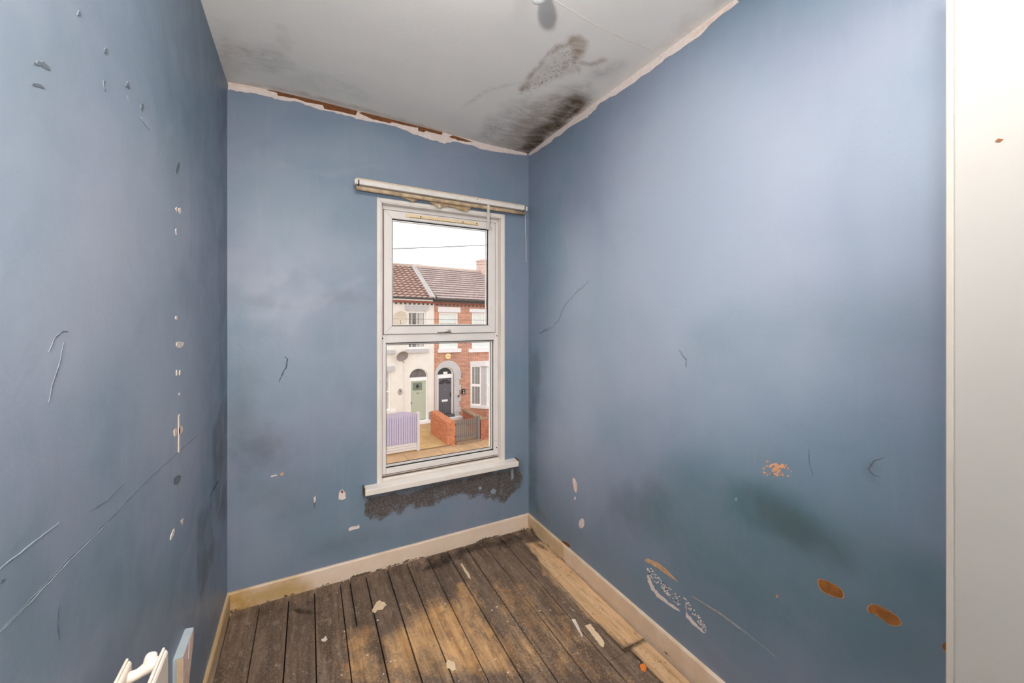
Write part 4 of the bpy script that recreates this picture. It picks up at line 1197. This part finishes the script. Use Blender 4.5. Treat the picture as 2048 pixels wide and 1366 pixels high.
# roof
def roof(house, s0, s1, n0, n1, z0, z1, courses, mat, wave, name='roof'):
    m = MB(); pitch = (z1-z0)/(n1-n0)
    step = .075 if wave else None
    for k in range(courses):
        a = k/courses; b = (k+1)/courses
        na, nb2 = n0+(n1-n0)*a, n0+(n1-n0)*b+.05
        za, zb2 = z0+(z1-z0)*a+.055, z0+(z1-z0)*b+.012
        xs = np.arange(s0, s1+1e-6, .075 if wave else .3)
        off = (k % 2)*.0
        rows = []
        for x in xs:
            dz = .028*math.sin(2*math.pi*(x/.30)) if wave else (.0)
            rows.append((W(x, na-.05, za+dz+.02), W(x, nb2, zb2+dz), W(x, na-.05, za+dz-.005), W(x, na+.03, za+dz-.01), W(x, na+.03, za+dz-.07)))
        i = len(m.v)
        for r_ in rows: m.v += list(r_)
        for j in range(len(rows)-1):
            A_, B_ = i+5*j, i+5*(j+1)
            m.f.append((A_, B_, B_+1, A_+1)); m.f.append((A_+2, B_+2, B_, A_))
            m.f.append((A_+3, B_+3, B_+2, A_+2)); m.f.append((A_+4, B_+4, B_+3, A_+3))
    o = m.build('roof_tiles', mat, house, kind='stuff')
    return o
nE, nR = -.36, 3.7
zE = sz(868, 597, nE)[1]-.02
zR = sz(868, 537, nR)[1]
vs = (sz(866, 596, nE)[0], sz(826, 532, nR)[0]); vm = (vs[0]+vs[1])/2
roof(hc, S0L, vm-.08, nE, nR, zE, zR, 14, 'roof_tile_brown', True)
m = MB(); bx(m, S0L, 0.15, nE+.25, nE+.26, zE-.3, zE); 
MB().tube([W(s, nR, zR+.05) for s in np.linspace(S0L, vm, 12)], .10, 8).build('ridge', 'ridge_tile', hc)
MB().hexa([W(S0L,nR+.1,zR-.1),W(vm,nR+.1,zR-.1),W(vm,2*nR+.36,zE-.1),W(S0L,2*nR+.36,zE-.1),W(S0L,nR,zR),W(vm,nR,zR),W(vm,2*nR+.36,zE),W(S0L,2*nR+.36,zE)]).build('rear_roof', 'roof_tile_brown', hc)
MB().tube([W(s, nE-.05, zE+.0) for s in (S0L, vs[0]-.02)], .055, 8).build('gutter', 'gutter_black', hc)
bx(MB(), S0L, vs[0], nE+.01, nE+.05, zE-.13, zE-.05).build('fascia', 'gutter_white', hc)
# brick eaves band with dog-tooth corbels
def eaves_band(house, s0, s1):
    b = MB(); zt = zE-.12; bx(b, s0, s1, -.16, 0, zt-.10, zt); bx(b, s0, s1, -.05, 0, EZ-.04, zt-.10)
    b.build('eaves_band', 'brick_red', house)
    m = MB(); x = s0
    while x < s1-.1:
        bx(m, x, x+.115, -.12, 0, EZ-.02, zt-.10); x += .235
    m.build('corbel_brick', 'brick_orange', house, kind='stuff')
    m = MB(); x = s0+.115
    while x < s1-.1:
        bx(m, x+.01, x+.11, -.052, -.03, zt-.20, zt-.12); x += .235
    m.build('corbel_gap', 'pane_black', house, kind='stuff')
eaves_band(hc, S0L, 0)

# ---------------- brick house
hb = empty('terraced_house', W(3, 0, 0), 'red brick terraced house with dark grey arched front door', 'house', 'houses across the street')
w1 = (sz(878, 650)[0], sz(916.5, 650)[0], sz(897, 697.5)[1], sz(897, 625)[1])
w2 = (sz(944, 650)[0], sz(1008, 650)[0], sz(965, 697)[1], sz(955, 625.5)[1])
arch_out = (sz(868.5, 780)[0]+.02, sz(921, 780)[0], sz(893, 721)[1])
do = (sz(874, 790)[0], sz(907.5, 790)[0]); dzt = sz(891, 734)[1]; spr2 = sz(891, 749)[1]
bay = (sz(940, 770)[0], sz(1010, 770)[0], sz(955, 812)[1], sz(950, 730)[1])
holes = [w1, w2, (do[0], do[1], -1, dzt), (bay[0]+.1, bay[1]-.1, bay[2], bay[3])]
wall_cells(MB(), 0, S1R, -.2, EZ, holes, 0, .25).build('wall', 'house_brick', hb)
q = prect(875.5, 614, 920.5, 624.5); sbox(q[0], q[1], -.05, .05, q[2], q[3]).build('lintel', 'stone_white', hb)
q = prect(938.5, 617, 1014, 625.5); sbox(q[0], q[1], -.05, .05, q[2], w2[3]+.22).build('lintel', 'stone_white', hb)
q = prect(875, 697.5, 921, 704.5); sbox(q[0], q[1], -.12, .05, q[2], q[3]).build('window_sill', 'stone_white', hb)
s0_, za_ = sz(936, 697.5); sbox(s0_, sz(1014, 700)[0], -.12, .05, w2[2]-.19, w2[2]).build('window_sill', 'stone_white', hb)
wf = hwindow(hb, w1, .08, 'pane_net', None, .12)
sbox(w1[0]+.08, w1[1]-.08, .095, .119, w1[3]-.62, w1[3]-.58).build('blind_edge', 'stone_grey', wf)
wf = hwindow(hb, w2, .09, 'pane_net', None, .12, bars=(sz(965, 650)[0], sz(970, 650)[0]))
# arched door surround
A = arch_pts(arch_out[0], arch_out[1], spr2, arch_out[2], 18); B = arch_pts(do[0], do[1], spr2, dzt, 18); m = MB()
for (a, b), (c, d), (e, g), (h_, i_) in zip(A, A[1:], B, B[1:]):
    m.prism([(a, b), (c, d), (h_, i_), (e, g)], lambda p, q, dd: W(p, dd, q), -.05, .16)
m.build('door_arch', 'stone_grey', hb)
zq = spr2; k = 0
while zq > .02:
    z2 = max(0, zq-.30); ex = (.0, -.10)[k % 2]
    sbox(do[1], arch_out[1]+ex, -.05, .16, z2+.006, zq).build('door_jamb_stone', 'stone_grey', hb)
    sbox(arch_out[0], do[0], -.05, .16, z2+.006, zq).build('door_jamb_stone', 'stone_grey', hb)
    zq = z2; k += 1
fr = MB(); zb2 = .26
lf = (sz(876.5, 790, .12)[0], sz(902.5, 790, .12)[0]); lt = sz(890, 756, .12)[1]
bx(fr, do[0], lf[0], .08, .18, zb2, spr2); bx(fr, lf[1], do[1], .08, .18, zb2, spr2); bx(fr, lf[0], lf[1], .08, .18, lt, spr2)
dr = fr.build('front_door', 'frame_white', hb)
sbox(lf[0], lf[1], .12, .16, zb2+.02, lt).build('door_leaf', 'door_grey', dr)
A = arch_pts(do[0]+.06, do[1]-.08, spr2, dzt-.05); MB().prism(A, lambda p, q, d: W(p, d, q), .13, .15).build('fanlight', 'pane_black', dr)
A2 = arch_pts(do[0], do[1], spr2, dzt); m = MB()
for (a, b), (c, d), (e, g), (h_, i_) in zip(A2, A2[1:], A, A[1:]):
    m.prism([(a, b), (c, d), (h_, i_), (e, g)], lambda p, q, dd: W(p, dd, q), .08, .18)
m.build('fanlight_frame', 'frame_white', dr)
q = prect(886.5, 743.5, 894.5, 748, .12); sbox(q[0], q[1], .10, .13, q[2], q[3]).build('number_plate', 'frame_white', dr)
# sunburst of four glass segments in the door
cx_, cz_ = (lf[0]+lf[1])/2, sz(890, 768, .12)[1]; R0, R1 = .10, .34
for k in range(4):
    a0_, a1_ = math.pi*(k+.1)/4, math.pi*(k+.9)/4
    P = [(cx_-R*math.cos(a), cz_+.75*R*math.sin(a)) for R, a in ((R0, a0_), (R1, a0_), (R1, (a0_+a1_)/2), (R1, a1_), (R0, a1_))]
    MB().prism(P, lambda p, q, d: W(p, d, q), .110, .122).build('sunburst_glass', 'pane_black', dr)
q = prect(883.5, 799, 895, 803, .12); sbox(q[0], q[1], .10, .121, q[2], q[3]).build('letter_plate', 'frame_white', dr)
q = prect(889, 777, 890.5, 781, .12); sbox(q[0], q[1], .09, .121, q[2], q[3]).build('door_knocker', 'steel', dr)
sbox(lf[1]-.07, lf[1]-.03, .08, .121, 1.2, 1.42).build('door_handle', 'box_black', dr)
for k in range(5):
    x = lf[0]+.10+k*(lf[1]-lf[0]-.2)/4
    sbox(x-.008, x+.008, .114, .121, zb2+.12, zb2+.62).build('door_groove', 'box_black', dr)
sbox(do[0]-.02, do[1]+.02, -.1, .14, .13, zb2).build('door_threshold', 'step_dark', hb)
sbox(do[0]-.1, arch_out[1], -.32, .0, 0, .13).build('door_step', 'stone_white', hb)
# ground floor bay window
bb = empty('bay_window', W(bay[0], 0, 0)); bb.parent = hb; bb.location = Vector(W(bay[0], 0, 0))-ORG[hb]
bz0, bz1 = bay[2], bay[3]; bd = -.55; bs0 = bay[0]; bs1 = sz(965, 770, bd)[0]+.2; bs2 = bay[1]-.5
def cant(m, pts, z0, z1, th=.0):
    return m.prism(pts, lambda p, q, d: W(p, q, d), z0, z1)
cant(MB(), [(bs0, .1), (bs1, bd), (bs2, bd), (bay[1], .1)], -.1, bz0-.05).build('bay_plinth', 'house_brick', bb)
cant(MB(), [(bs0-.08, .1), (bs1-.05, bd-.12), (bs2, bd-.12), (bay[1]+.1, .1)], bz0-.06, bz0+.10).build('bay_sill', 'stone_white', bb)
cant(MB(), [(bs0-.08, .1), (bs1-.05, bd-.12), (bs2, bd-.12), (bay[1]+.1, .1)], bz1-.02, bz1+.22).build('bay_cornice', 'stone_white', bb)
def facet(m, a, b, f0, f1, z0, z1, o0, o1):   # box on the plan line a->b between fractions f0..f1
    av, bv = Vector(a), Vector(b); dv = bv-av; nn = Vector((dv.y, -dv.x)).normalized()
    p0, p1 = av+dv*f0, av+dv*f1
    P = [p0-nn*o1, p1-nn*o1, p1-nn*o0, p0-nn*o0]
    return m.prism([(v.x, v.y) for v in P], lambda p, q, d: W(p, q, d), z0, z1)
a_, b_ = (bs0, .02), (bs1, bd)
zmid = (bz0+bz1)/2+.05
for z0, z1 in ((bz0+.10, zmid), (zmid, bz1-.02)):
    m = MB(); facet(m, a_, b_, .04, .14, z0, z1, 0, .08); facet(m, a_, b_, .62, .70, z0, z1, 0, .08)
    facet(m, a_, b_, .14, .62, z0, z0+.07, 0, .08); facet(m, a_, b_, .14, .62, z1-.07, z1, 0, .08)
    wf = m.build('bay_sash', 'frame_white', bb)
    facet(MB(), a_, b_, .14, .62, z0+.07, z1-.07, .045, .055).build('pane', 'pane_black', bb)
    for k in range(5):
        f_ = .18+k*.09
        facet(MB(), a_, b_, f_, f_+.035, z0+.07, z1-.07, .03, .04).build('blind_slat', 'blind_slat_white', bb)
facet(MB(), a_, b_, .70, 1.0, bz0+.1, bz1-.02, -.01, .1).build('bay_pier', 'stone_grey', bb)
c_, d_ = (bs1, bd), (bs2, bd)
facet(MB(), c_, d_, 0, .06, bz0+.1, bz1-.02, 0, .1).build('bay_pier', 'stone_grey', bb)
for z0, z1 in ((bz0+.10, zmid), (zmid, bz1-.02)):
    m = MB(); facet(m, c_, d_, .06, .98, z0, z0+.07, 0, .08); facet(m, c_, d_, .06, .98, z1-.07, z1, 0, .08); facet(m, c_, d_, .06, .10, z0, z1, 0, .08); facet(m, c_, d_, .5, .54, z0, z1, 0, .08)
    m.build('bay_sash', 'frame_white', bb)
    facet(MB(), c_, d_, .1, .98, z0+.07, z1-.07, .04, .05).build('pane', 'pane_net', bb)
roof(hb, vm+.08, S1R, nE, nR, zE+.03, zR+.03, 14, 'roof_tile_grey', False)
MB().hexa([W(vm,nR+.1,zR-.1),W(S1R,nR+.1,zR-.1),W(S1R,2*nR+.36,zE-.1),W(vm,2*nR+.36,zE-.1),W(vm,nR,zR),W(S1R,nR,zR),W(S1R,2*nR+.36,zE),W(vm,2*nR+.36,zE)]).build('rear_roof', 'roof_tile_grey', hb)
MB().tube([W(s, nR, zR+.06) for s in np.linspace(vm, S1R, 12)], .10, 8).build('ridge', 'ridge_tile', hb)
MB().hexa([W(vs[0]-.16,nE,zE+.03),W(vs[0]+.14,nE,zE+.03),W(vs[1]+.16,nR,zR),W(vs[1]-.14,nR,zR),W(vs[0]-.16,nE,zE+.12),W(vs[0]+.14,nE,zE+.12),W(vs[1]+.16,nR,zR+.10),W(vs[1]-.14,nR,zR+.10)]).build('valley_flashing', 'lead_flash', hb)
MB().tube([W(s, nE-.05, zE-.02) for s in (vs[0]+.02, S1R)], .058, 8).build('gutter', 'gutter_black', hb)
bx(MB(), vs[0], S1R, nE+.01, nE+.05, zE-.16, zE-.05).build('fascia', 'gutter_black', hb)
eaves_band(hb, 0, S1R)
cs0 = sz(958.5, 530, nR)[0]; ct = sz(960, 520, nR)[1]
sbox(cs0, cs0+1.1, nR-.35, nR+.45, zR-.5, ct).build('chimney', 'chimney_brick', hb)
sbox(cs0-.05, cs0+1.15, nR-.40, nR+.5, ct-.10, ct).build('chimney_cap', 'chimney_brick', hb)
# solid mass behind each front
for hh, a0_, a1_ in ((hc, S0L, -.02), (hb, .02, S1R)):
    sbox(a0_, a1_, .3, 7.4, -.2, EZ+.3).build('house_core', 'pane_black', hh)


# ---------------- things on the house fronts
def dish(name, px, py, rpx, n, tilt, mat, label, flip=1):
    s_c, z_c = sz(px, py, n); R = rpx/FOC*20.6
    root = empty(name, W(s_c, n, z_c), label, 'satellite dish', 'satellite dishes')
    ax = Vector(tilt).normalized(); a = ax.cross(Vector((0,0,1))).normalized(); b = a.cross(ax)
    c = Vector(W(s_c, n, z_c))
    fnn = lambda u, v, h: tuple(c + a*u + b*v + ax*h)
    pr = [(R*.02, -.09), (R*.35, -.075), (R*.7, -.035), (R, 0.02), (R*1.02, .03), (R, .03), (R*.7, -.015), (R*.35, -.055), (R*.02, -.07)]
    MB().lathe(pr, fnn, 32).build('reflector', mat, root, smooth=True)
    tip = c + ax*.34 - b*R*.55
    MB().tube([c - b*R*.95, tip], .015, 6).build('feed_arm', 'dish_grey', root)
    MB().tube([tip, tip - ax*.08], .035, 8).build('feed_head', 'dish_grey', root)
    back = Vector(W(s_c, -.01, z_c-.12))
    MB().tube([c-ax*.08, back], .03, 8).build('bracket', 'dish_grey', root)
    return root
dish('satellite_dish', 801.5, 635.5, 12.8, -.40, (-.25, -1, .12), 'dish_face', 'round beige satellite dish beside the upper window of the cream house')
dish('satellite_dish', 804.5, 712, 11.2, -.40, (.12, -.85, -.50), 'dish_grey', 'tilted grey satellite dish above the green front door')
s_, z_ = sz(896, 712.5, -.06)
al = empty('alarm_box', W(s_, 0, z_), 'round yellow alarm box above the grey front door', 'alarm box')
MB().prism([(s_+.155*math.cos(k*math.pi/4+.39), z_+.155*math.sin(k*math.pi/4+.39)) for k in range(8)], lambda p, q, d: W(p, d, q), -.09, 0).build('case', 'alarm_yellow', al)
sbox(s_-.09, s_+.09, -.093, -.089, z_-.02, z_+.02).build('print', 'alarm_print', al)
s_, z_ = sz(800.5, 783.5, -.03)
sg = empty('house_sign', W(s_, 0, z_), 'small oval plaque on the cream wall left of the green door', 'plaque')
MB().prism([(s_+.10*math.cos(k*math.pi/10), z_+.15*math.sin(k*math.pi/10)) for k in range(20)], lambda p, q, d: W(p, d, q), -.03, 0).build('plate', 'sign_pale', sg)
m = MB()
for k in range(20):
    a0_, a1_ = k*math.pi/10, (k+1)*math.pi/10
    m.prism([(s_+r1*math.cos(a), z_+r2*math.sin(a)) for r1, r2, a in ((.10,.15,a0_),(.10,.15,a1_),(.08,.125,a1_),(.08,.125,a0_))], lambda p, q, d: W(p, d, q), -.04, -.028)
m.build('rim', 'sign_mark', sg)
MB().prism([(s_-.03, z_+.07), (s_+.04, z_+.05), (s_+.03, z_-.01), (s_, z_-.07), (s_-.035, z_-.02)], lambda p, q, d: W(p, d, q), -.036, -.028).build('emblem', 'sign_mark', sg)
q = prect(924.5, 778.5, 930.5, 788.5, -.1)
mb_ = empty('meter_box', W(q[0], 0, q[2]), 'small dark box on the brick wall right of the grey door', 'box')
sbox(q[0], q[1], -.12, 0, q[2], q[3]).build('case', 'box_black', mb_)
sbox(q[0]+.06, q[0]+.11, -.125, -.118, q[2]+.04, q[2]+.12).build('label_plate', 'frame_white', mb_)
sbox(q[0]+.06, q[0]+.10, -.125, -.118, q[2]+.17, q[2]+.23).build('label_plate', 'frame_white', mb_)
q = prect(915.5, 790.5, 918.5, 795.5, -.06)
db = empty('door_bell', W(q[0], 0, q[2]), 'small black doorbell on the grey stone door surround', 'doorbell')
sbox(q[0], q[1], -.085, -.05, q[2], q[3]).build('case', 'box_black', db)
sbox(q[0]+.02, q[1]-.02, -.09, -.084, q[2]+.02, q[2]+.05).build('button', 'frame_white', db)
s_, z_ = sz(807.5, 740)
dp = MB().tube([W(s_, -.05, sz(807, 722)[1]), W(s_, -.05, .05)], .008, 6).build('wall_cable', 'concrete_white', loc=W(s_, -.05, .05)); tag(dp, 'thin pale cable running down the cream wall left of the door', 'cable')

# ---------------- front gardens
nB = -4.15
# lilac fence
q0 = sz(770.5, 880, nB); fs1 = sz(833, 860, nB)[0]; fs0 = sz(764, 870, nB)[0]
fz0 = sz(800, 888.5, nB)[1]; fz1 = sz(803, 823, nB)[1]
fe = empty('garden_fence', W((fs0+fs1)/2, nB, 0), 'lilac painted slatted fence panel with an arched top', 'fence')
npk = 15; pw = (fs1-fs0)/npk
for k in range(npk):
    a = fs0+k*pw; cx = (a+pw/2-(fs0+fs1)/2)/((fs1-fs0)/2)
    top_ = fz1 - .17*cx*cx
    MB().prism([(a+.008, fz0), (a+pw-.008, fz0), (a+pw-.008, top_-.01), (a+pw/2, top_), (a+.008, top_-.01)], lambda p, q, d: W(p, d, q), nB-.03, nB).build('slat', 'fence_lilac', fe)
sbox(fs0, fs1, nB+.0, nB+.02, fz0, fz1-.25).build('backing_rail', 'fence_gap', fe)
for k in range(3):
    gz0, gz1 = [(fz0-.10, fz0-.01), (fz0-.20, fz0-.11), (fz0-.29, fz0-.21)][k]
    sbox(fs0, fs1, nB-.05-.01*k, nB+.03, gz0, gz1).build('gravel_board', 'concrete_white', fe)
p0 = sz(833.2, 870, nB)[0]; p1 = sz(838.2, 870, nB)[0]; pt = sz(836, 824, nB)[1]
sbox(p0, p1, nB-.08, nB+.06, 0, pt).build('concrete_post', 'post_pale', fe)
sbox(fs0-.12, fs0, nB-.08, nB+.06, 0, pt).build('concrete_post', 'post_pale', fe)
# brick garden walls, laid brick by brick
def laid_wall(name, label, a, b, th, h0, h1, mat, coping=None, cop_mat='brick_orange', grp='garden walls'):
    """wall in plan from a=(s,n) to b=(s,n); th to the right of a->b; height h0 at a, h1 at b"""
    av, bv = Vector(a), Vector(b); dv = bv-av; L = dv.length; tv = dv.normalized(); nn = Vector((tv.y, -tv.x))
    root = empty(name, W(*((av+bv)/2), 0), label, 'wall', grp)
    sg_ = 1 if th > 0 else -1; c1 = .012*sg_
    P = lambda l, o, z: W(*(av+tv*l+nn*o), z)
    MB().hexa([P(0.012,c1,-.05),P(L-.012,c1,-.05),P(L-.012,th-c1,-.05),P(0.012,th-c1,-.05),P(0.012,c1,h0-.01),P(L-.012,c1,h1-.01),P(L-.012,th-c1,h1-.01),P(0.012,th-c1,h0-.01)]).build('core', 'mortar', root)
    m = MB(); rr = random.Random(3); k = 0; z = 0
    while z < max(h0, h1)-.04:
        x = -(k % 2)*.1125
        while x < L:
            x0, x1 = max(0, x+.004), min(L, x+.221)
            hh = h0+(h1-h0)*((x0+x1)/2/L)
            if x1-x0 > .04 and z+.066 < hh+.02:
                e = rr.uniform(-.004, .006)*sg_
                m.hexa([P(x0,-e,z),P(x1,-e,z),P(x1,th+e,z),P(x0,th+e,z),P(x0,-e,z+.066),P(x1,-e,z+.066),P(x1,th+e,z+.066),P(x0,th+e,z+.066)])
            x += .225
        z += .075; k += 1
    m.build('brickwork', mat, root, kind='stuff')
    m = MB(); x = 0
    if coping:
        m.hexa([P(-.03,-.04,h0),P(L+.03,-.04,h1),P(L+.03,th+.04,h1),P(-.03,th+.04,h0),P(-.03,-.04,h0+coping),P(L+.03,-.04,h1+coping),P(L+.03,th+.04,h1+coping),P(-.03,th+.04,h0+coping)])
        m.build('coping', cop_mat, root)
    else:
        while x < L-.05:
            hh = h0+(h1-h0)*(x/L)
            m.hexa([P(x+.004,-.004,hh),P(x+.071,-.004,hh),P(x+.071,th+.004,hh),P(x+.004,th+.004,hh),P(x+.004,-.004,hh+.105),P(x+.071,-.004,hh+.105),P(x+.071,th+.004,hh+.105),P(x+.004,th+.004,hh+.105)])
            x += .075
        m.build('coping_bricks', cop_mat, root, kind='stuff')
    return root
w0 = sz(893.5, 870, nB)[0]; w1_ = sz(909.5, 870, nB)[0]
htop = sz(900, 844, nB)[1]
wb = None
for n_ in np.arange(nB, 0, .05):
    if sz(863, 830, n_)[0] <= w0+.06: wb = n_
wb = max(-2.4, min(wb if wb else -.6, -.45))
laid_wall('garden_wall', 'orange brick garden wall between the tan path and the grey gate', (w0, wb), (w0, nB-.05), -(w1_-w0), sz(863, 822, wb)[1]-.10, htop-.10, 'brick_orange')
# tan concrete path
ps0 = p1; 
MB().hexa([W(p1,nB,.0),W(w0,nB,.0),W(w0,-.3,.0),W(p1-.6,-.3,.0),W(p1,nB,.022),W(w0,nB,.022),W(w0,-.3,.03),W(p1-.6,-.3,.03)]).build('garden_path', 'tan_concrete', kind='structure')
MB().hexa([W(p1,nB-.06,-.03),W(w0+.2,nB-.06,-.03),W(w0+.2,nB,-.03),W(p1,nB,-.03),W(p1,nB-.06,.012),W(w0+.2,nB-.06,.012),W(w0+.2,nB,.012),W(p1,nB,.012)]).build('path_edging', 'joint_dark', kind='structure')
# grey gate
g0 = sz(911, 860, nB)[0]; g1 = sz(953.5, 860, nB)[0]; gt0 = sz(913, 841, nB)[1]; gt1 = sz(952, 834, nB)[1]; gb = sz(930, 881, nB)[1]+.05
ga = empty('garden_gate', W((g0+g1)/2, nB, 0), 'grey wooden slatted gate right of the orange brick wall', 'gate')
n_ = 10; pw = (g1-g0)/n_
for k in range(n_):
    a = g0+k*pw; tt = gt0+(gt1-gt0)*k/n_
    sbox(a+.012, a+pw-.022, nB-.03, nB, gb, tt).build('slat', 'gate_grey', ga)
for z in (gb+.12, (gb+gt1)/2+.2): sbox(g0, g1, nB, nB+.04, z, z+.09).build('gate_rail', 'gate_grey', ga)
pz = sz(956, 832, nB)[1]; q1 = sz(958.5, 860, nB)[0]
gp_ = MB(); bx(gp_, g1+.01, q1, nB-.06, nB+.06, 0, pz)
gpo = empty('gate_post', W(g1, nB, 0), 'grey square post at the hinge side of the slatted gate', 'post')
gp_.build('shaft', 'gate_grey', gpo); sbox(g1+.0, q1+.01, nB-.07, nB+.07, pz, pz+.03).build('post_cap', 'gate_grey', gpo)
MB().hexa([W(g0,nB-.15,-.03),W(q1+.05,nB-.15,-.03),W(q1+.05,nB+.15,-.03),W(g0,nB+.15,-.03),W(g0,nB-.15,.06),W(q1+.05,nB-.15,.06),W(q1+.05,nB+.15,.06),W(g0,nB+.15,.06)]).build('gate_step', 'coping_dark', kind='structure')
laid_wall('garden_wall', 'weathered red brick front wall right of the gate post', (q1+.06, nB-.05), (q1+4.5, nB-.05), -.23, sz(972, 836, nB)[1]-.07, sz(972, 836, nB)[1]-.07, 'brick_red', .07, 'coping_dark')
# low dividing wall running back to the bay
laid_wall('garden_wall', 'low brick wall with dark coping running back to the bay window', (q1+.10, nB+.3), (sz(926, 820, -.35)[0], -.35), .22, sz(956, 834, nB+.3)[1]-.10, sz(926, 819, -.35)[1]-.06, 'brick_red', .07, 'coping_dark')
# pavement joint lines (flags)
for px in (804, 872, 905, 948):
    s_ = sz(px, 892, nB)[0]
    MB().hexa([W(s_-.008,-7.0,-.021),W(s_+.008,-7.0,-.021),W(s_+.008,nB-.1,-.021),W(s_-.008,nB-.1,-.021),W(s_-.008,-7.0,-.016),W(s_+.008,-7.0,-.016),W(s_+.008,nB-.1,-.016),W(s_-.008,nB-.1,-.016)]).build('pavement_joint', 'joint_dark', kind='structure')

# overhead wires
def wire(a, b, da, db, r, label):
    ra, rb = ray(*a), ray(*b)
    A_ = Vector((ra[0]*da, ra[1]*da, EYE+ra[2]*da)); B_ = Vector((rb[0]*db, rb[1]*db, EYE+rb[2]*db))
    D_ = B_-A_; A_ -= D_*1.2; B_ += D_*1.2
    pts = []
    for k in range(13):
        t_ = k/12; p_ = A_.lerp(B_, t_); p_.z -= .10*4*t_*(1-t_); pts.append(p_ + Vector((0,0,.085)))
    o = MB().tube(pts, r, 6).build('overhead_wire', 'wire_black', loc=tuple(pts[6]))
    tag(o, label, 'wire', 'overhead wires')
wire((783, 497), (973, 489.5), 10.5, 11.5, .010, 'thicker dark overhead wire crossing the white sky')
wire((783, 528), (973, 529), 13.5, 14.0, .005, 'thin pale overhead wire just above the roof ridge')
wire((783, 637), (985, 640), 13.0, 13.5, .005, 'thin overhead wire crossing in front of the upper house windows')
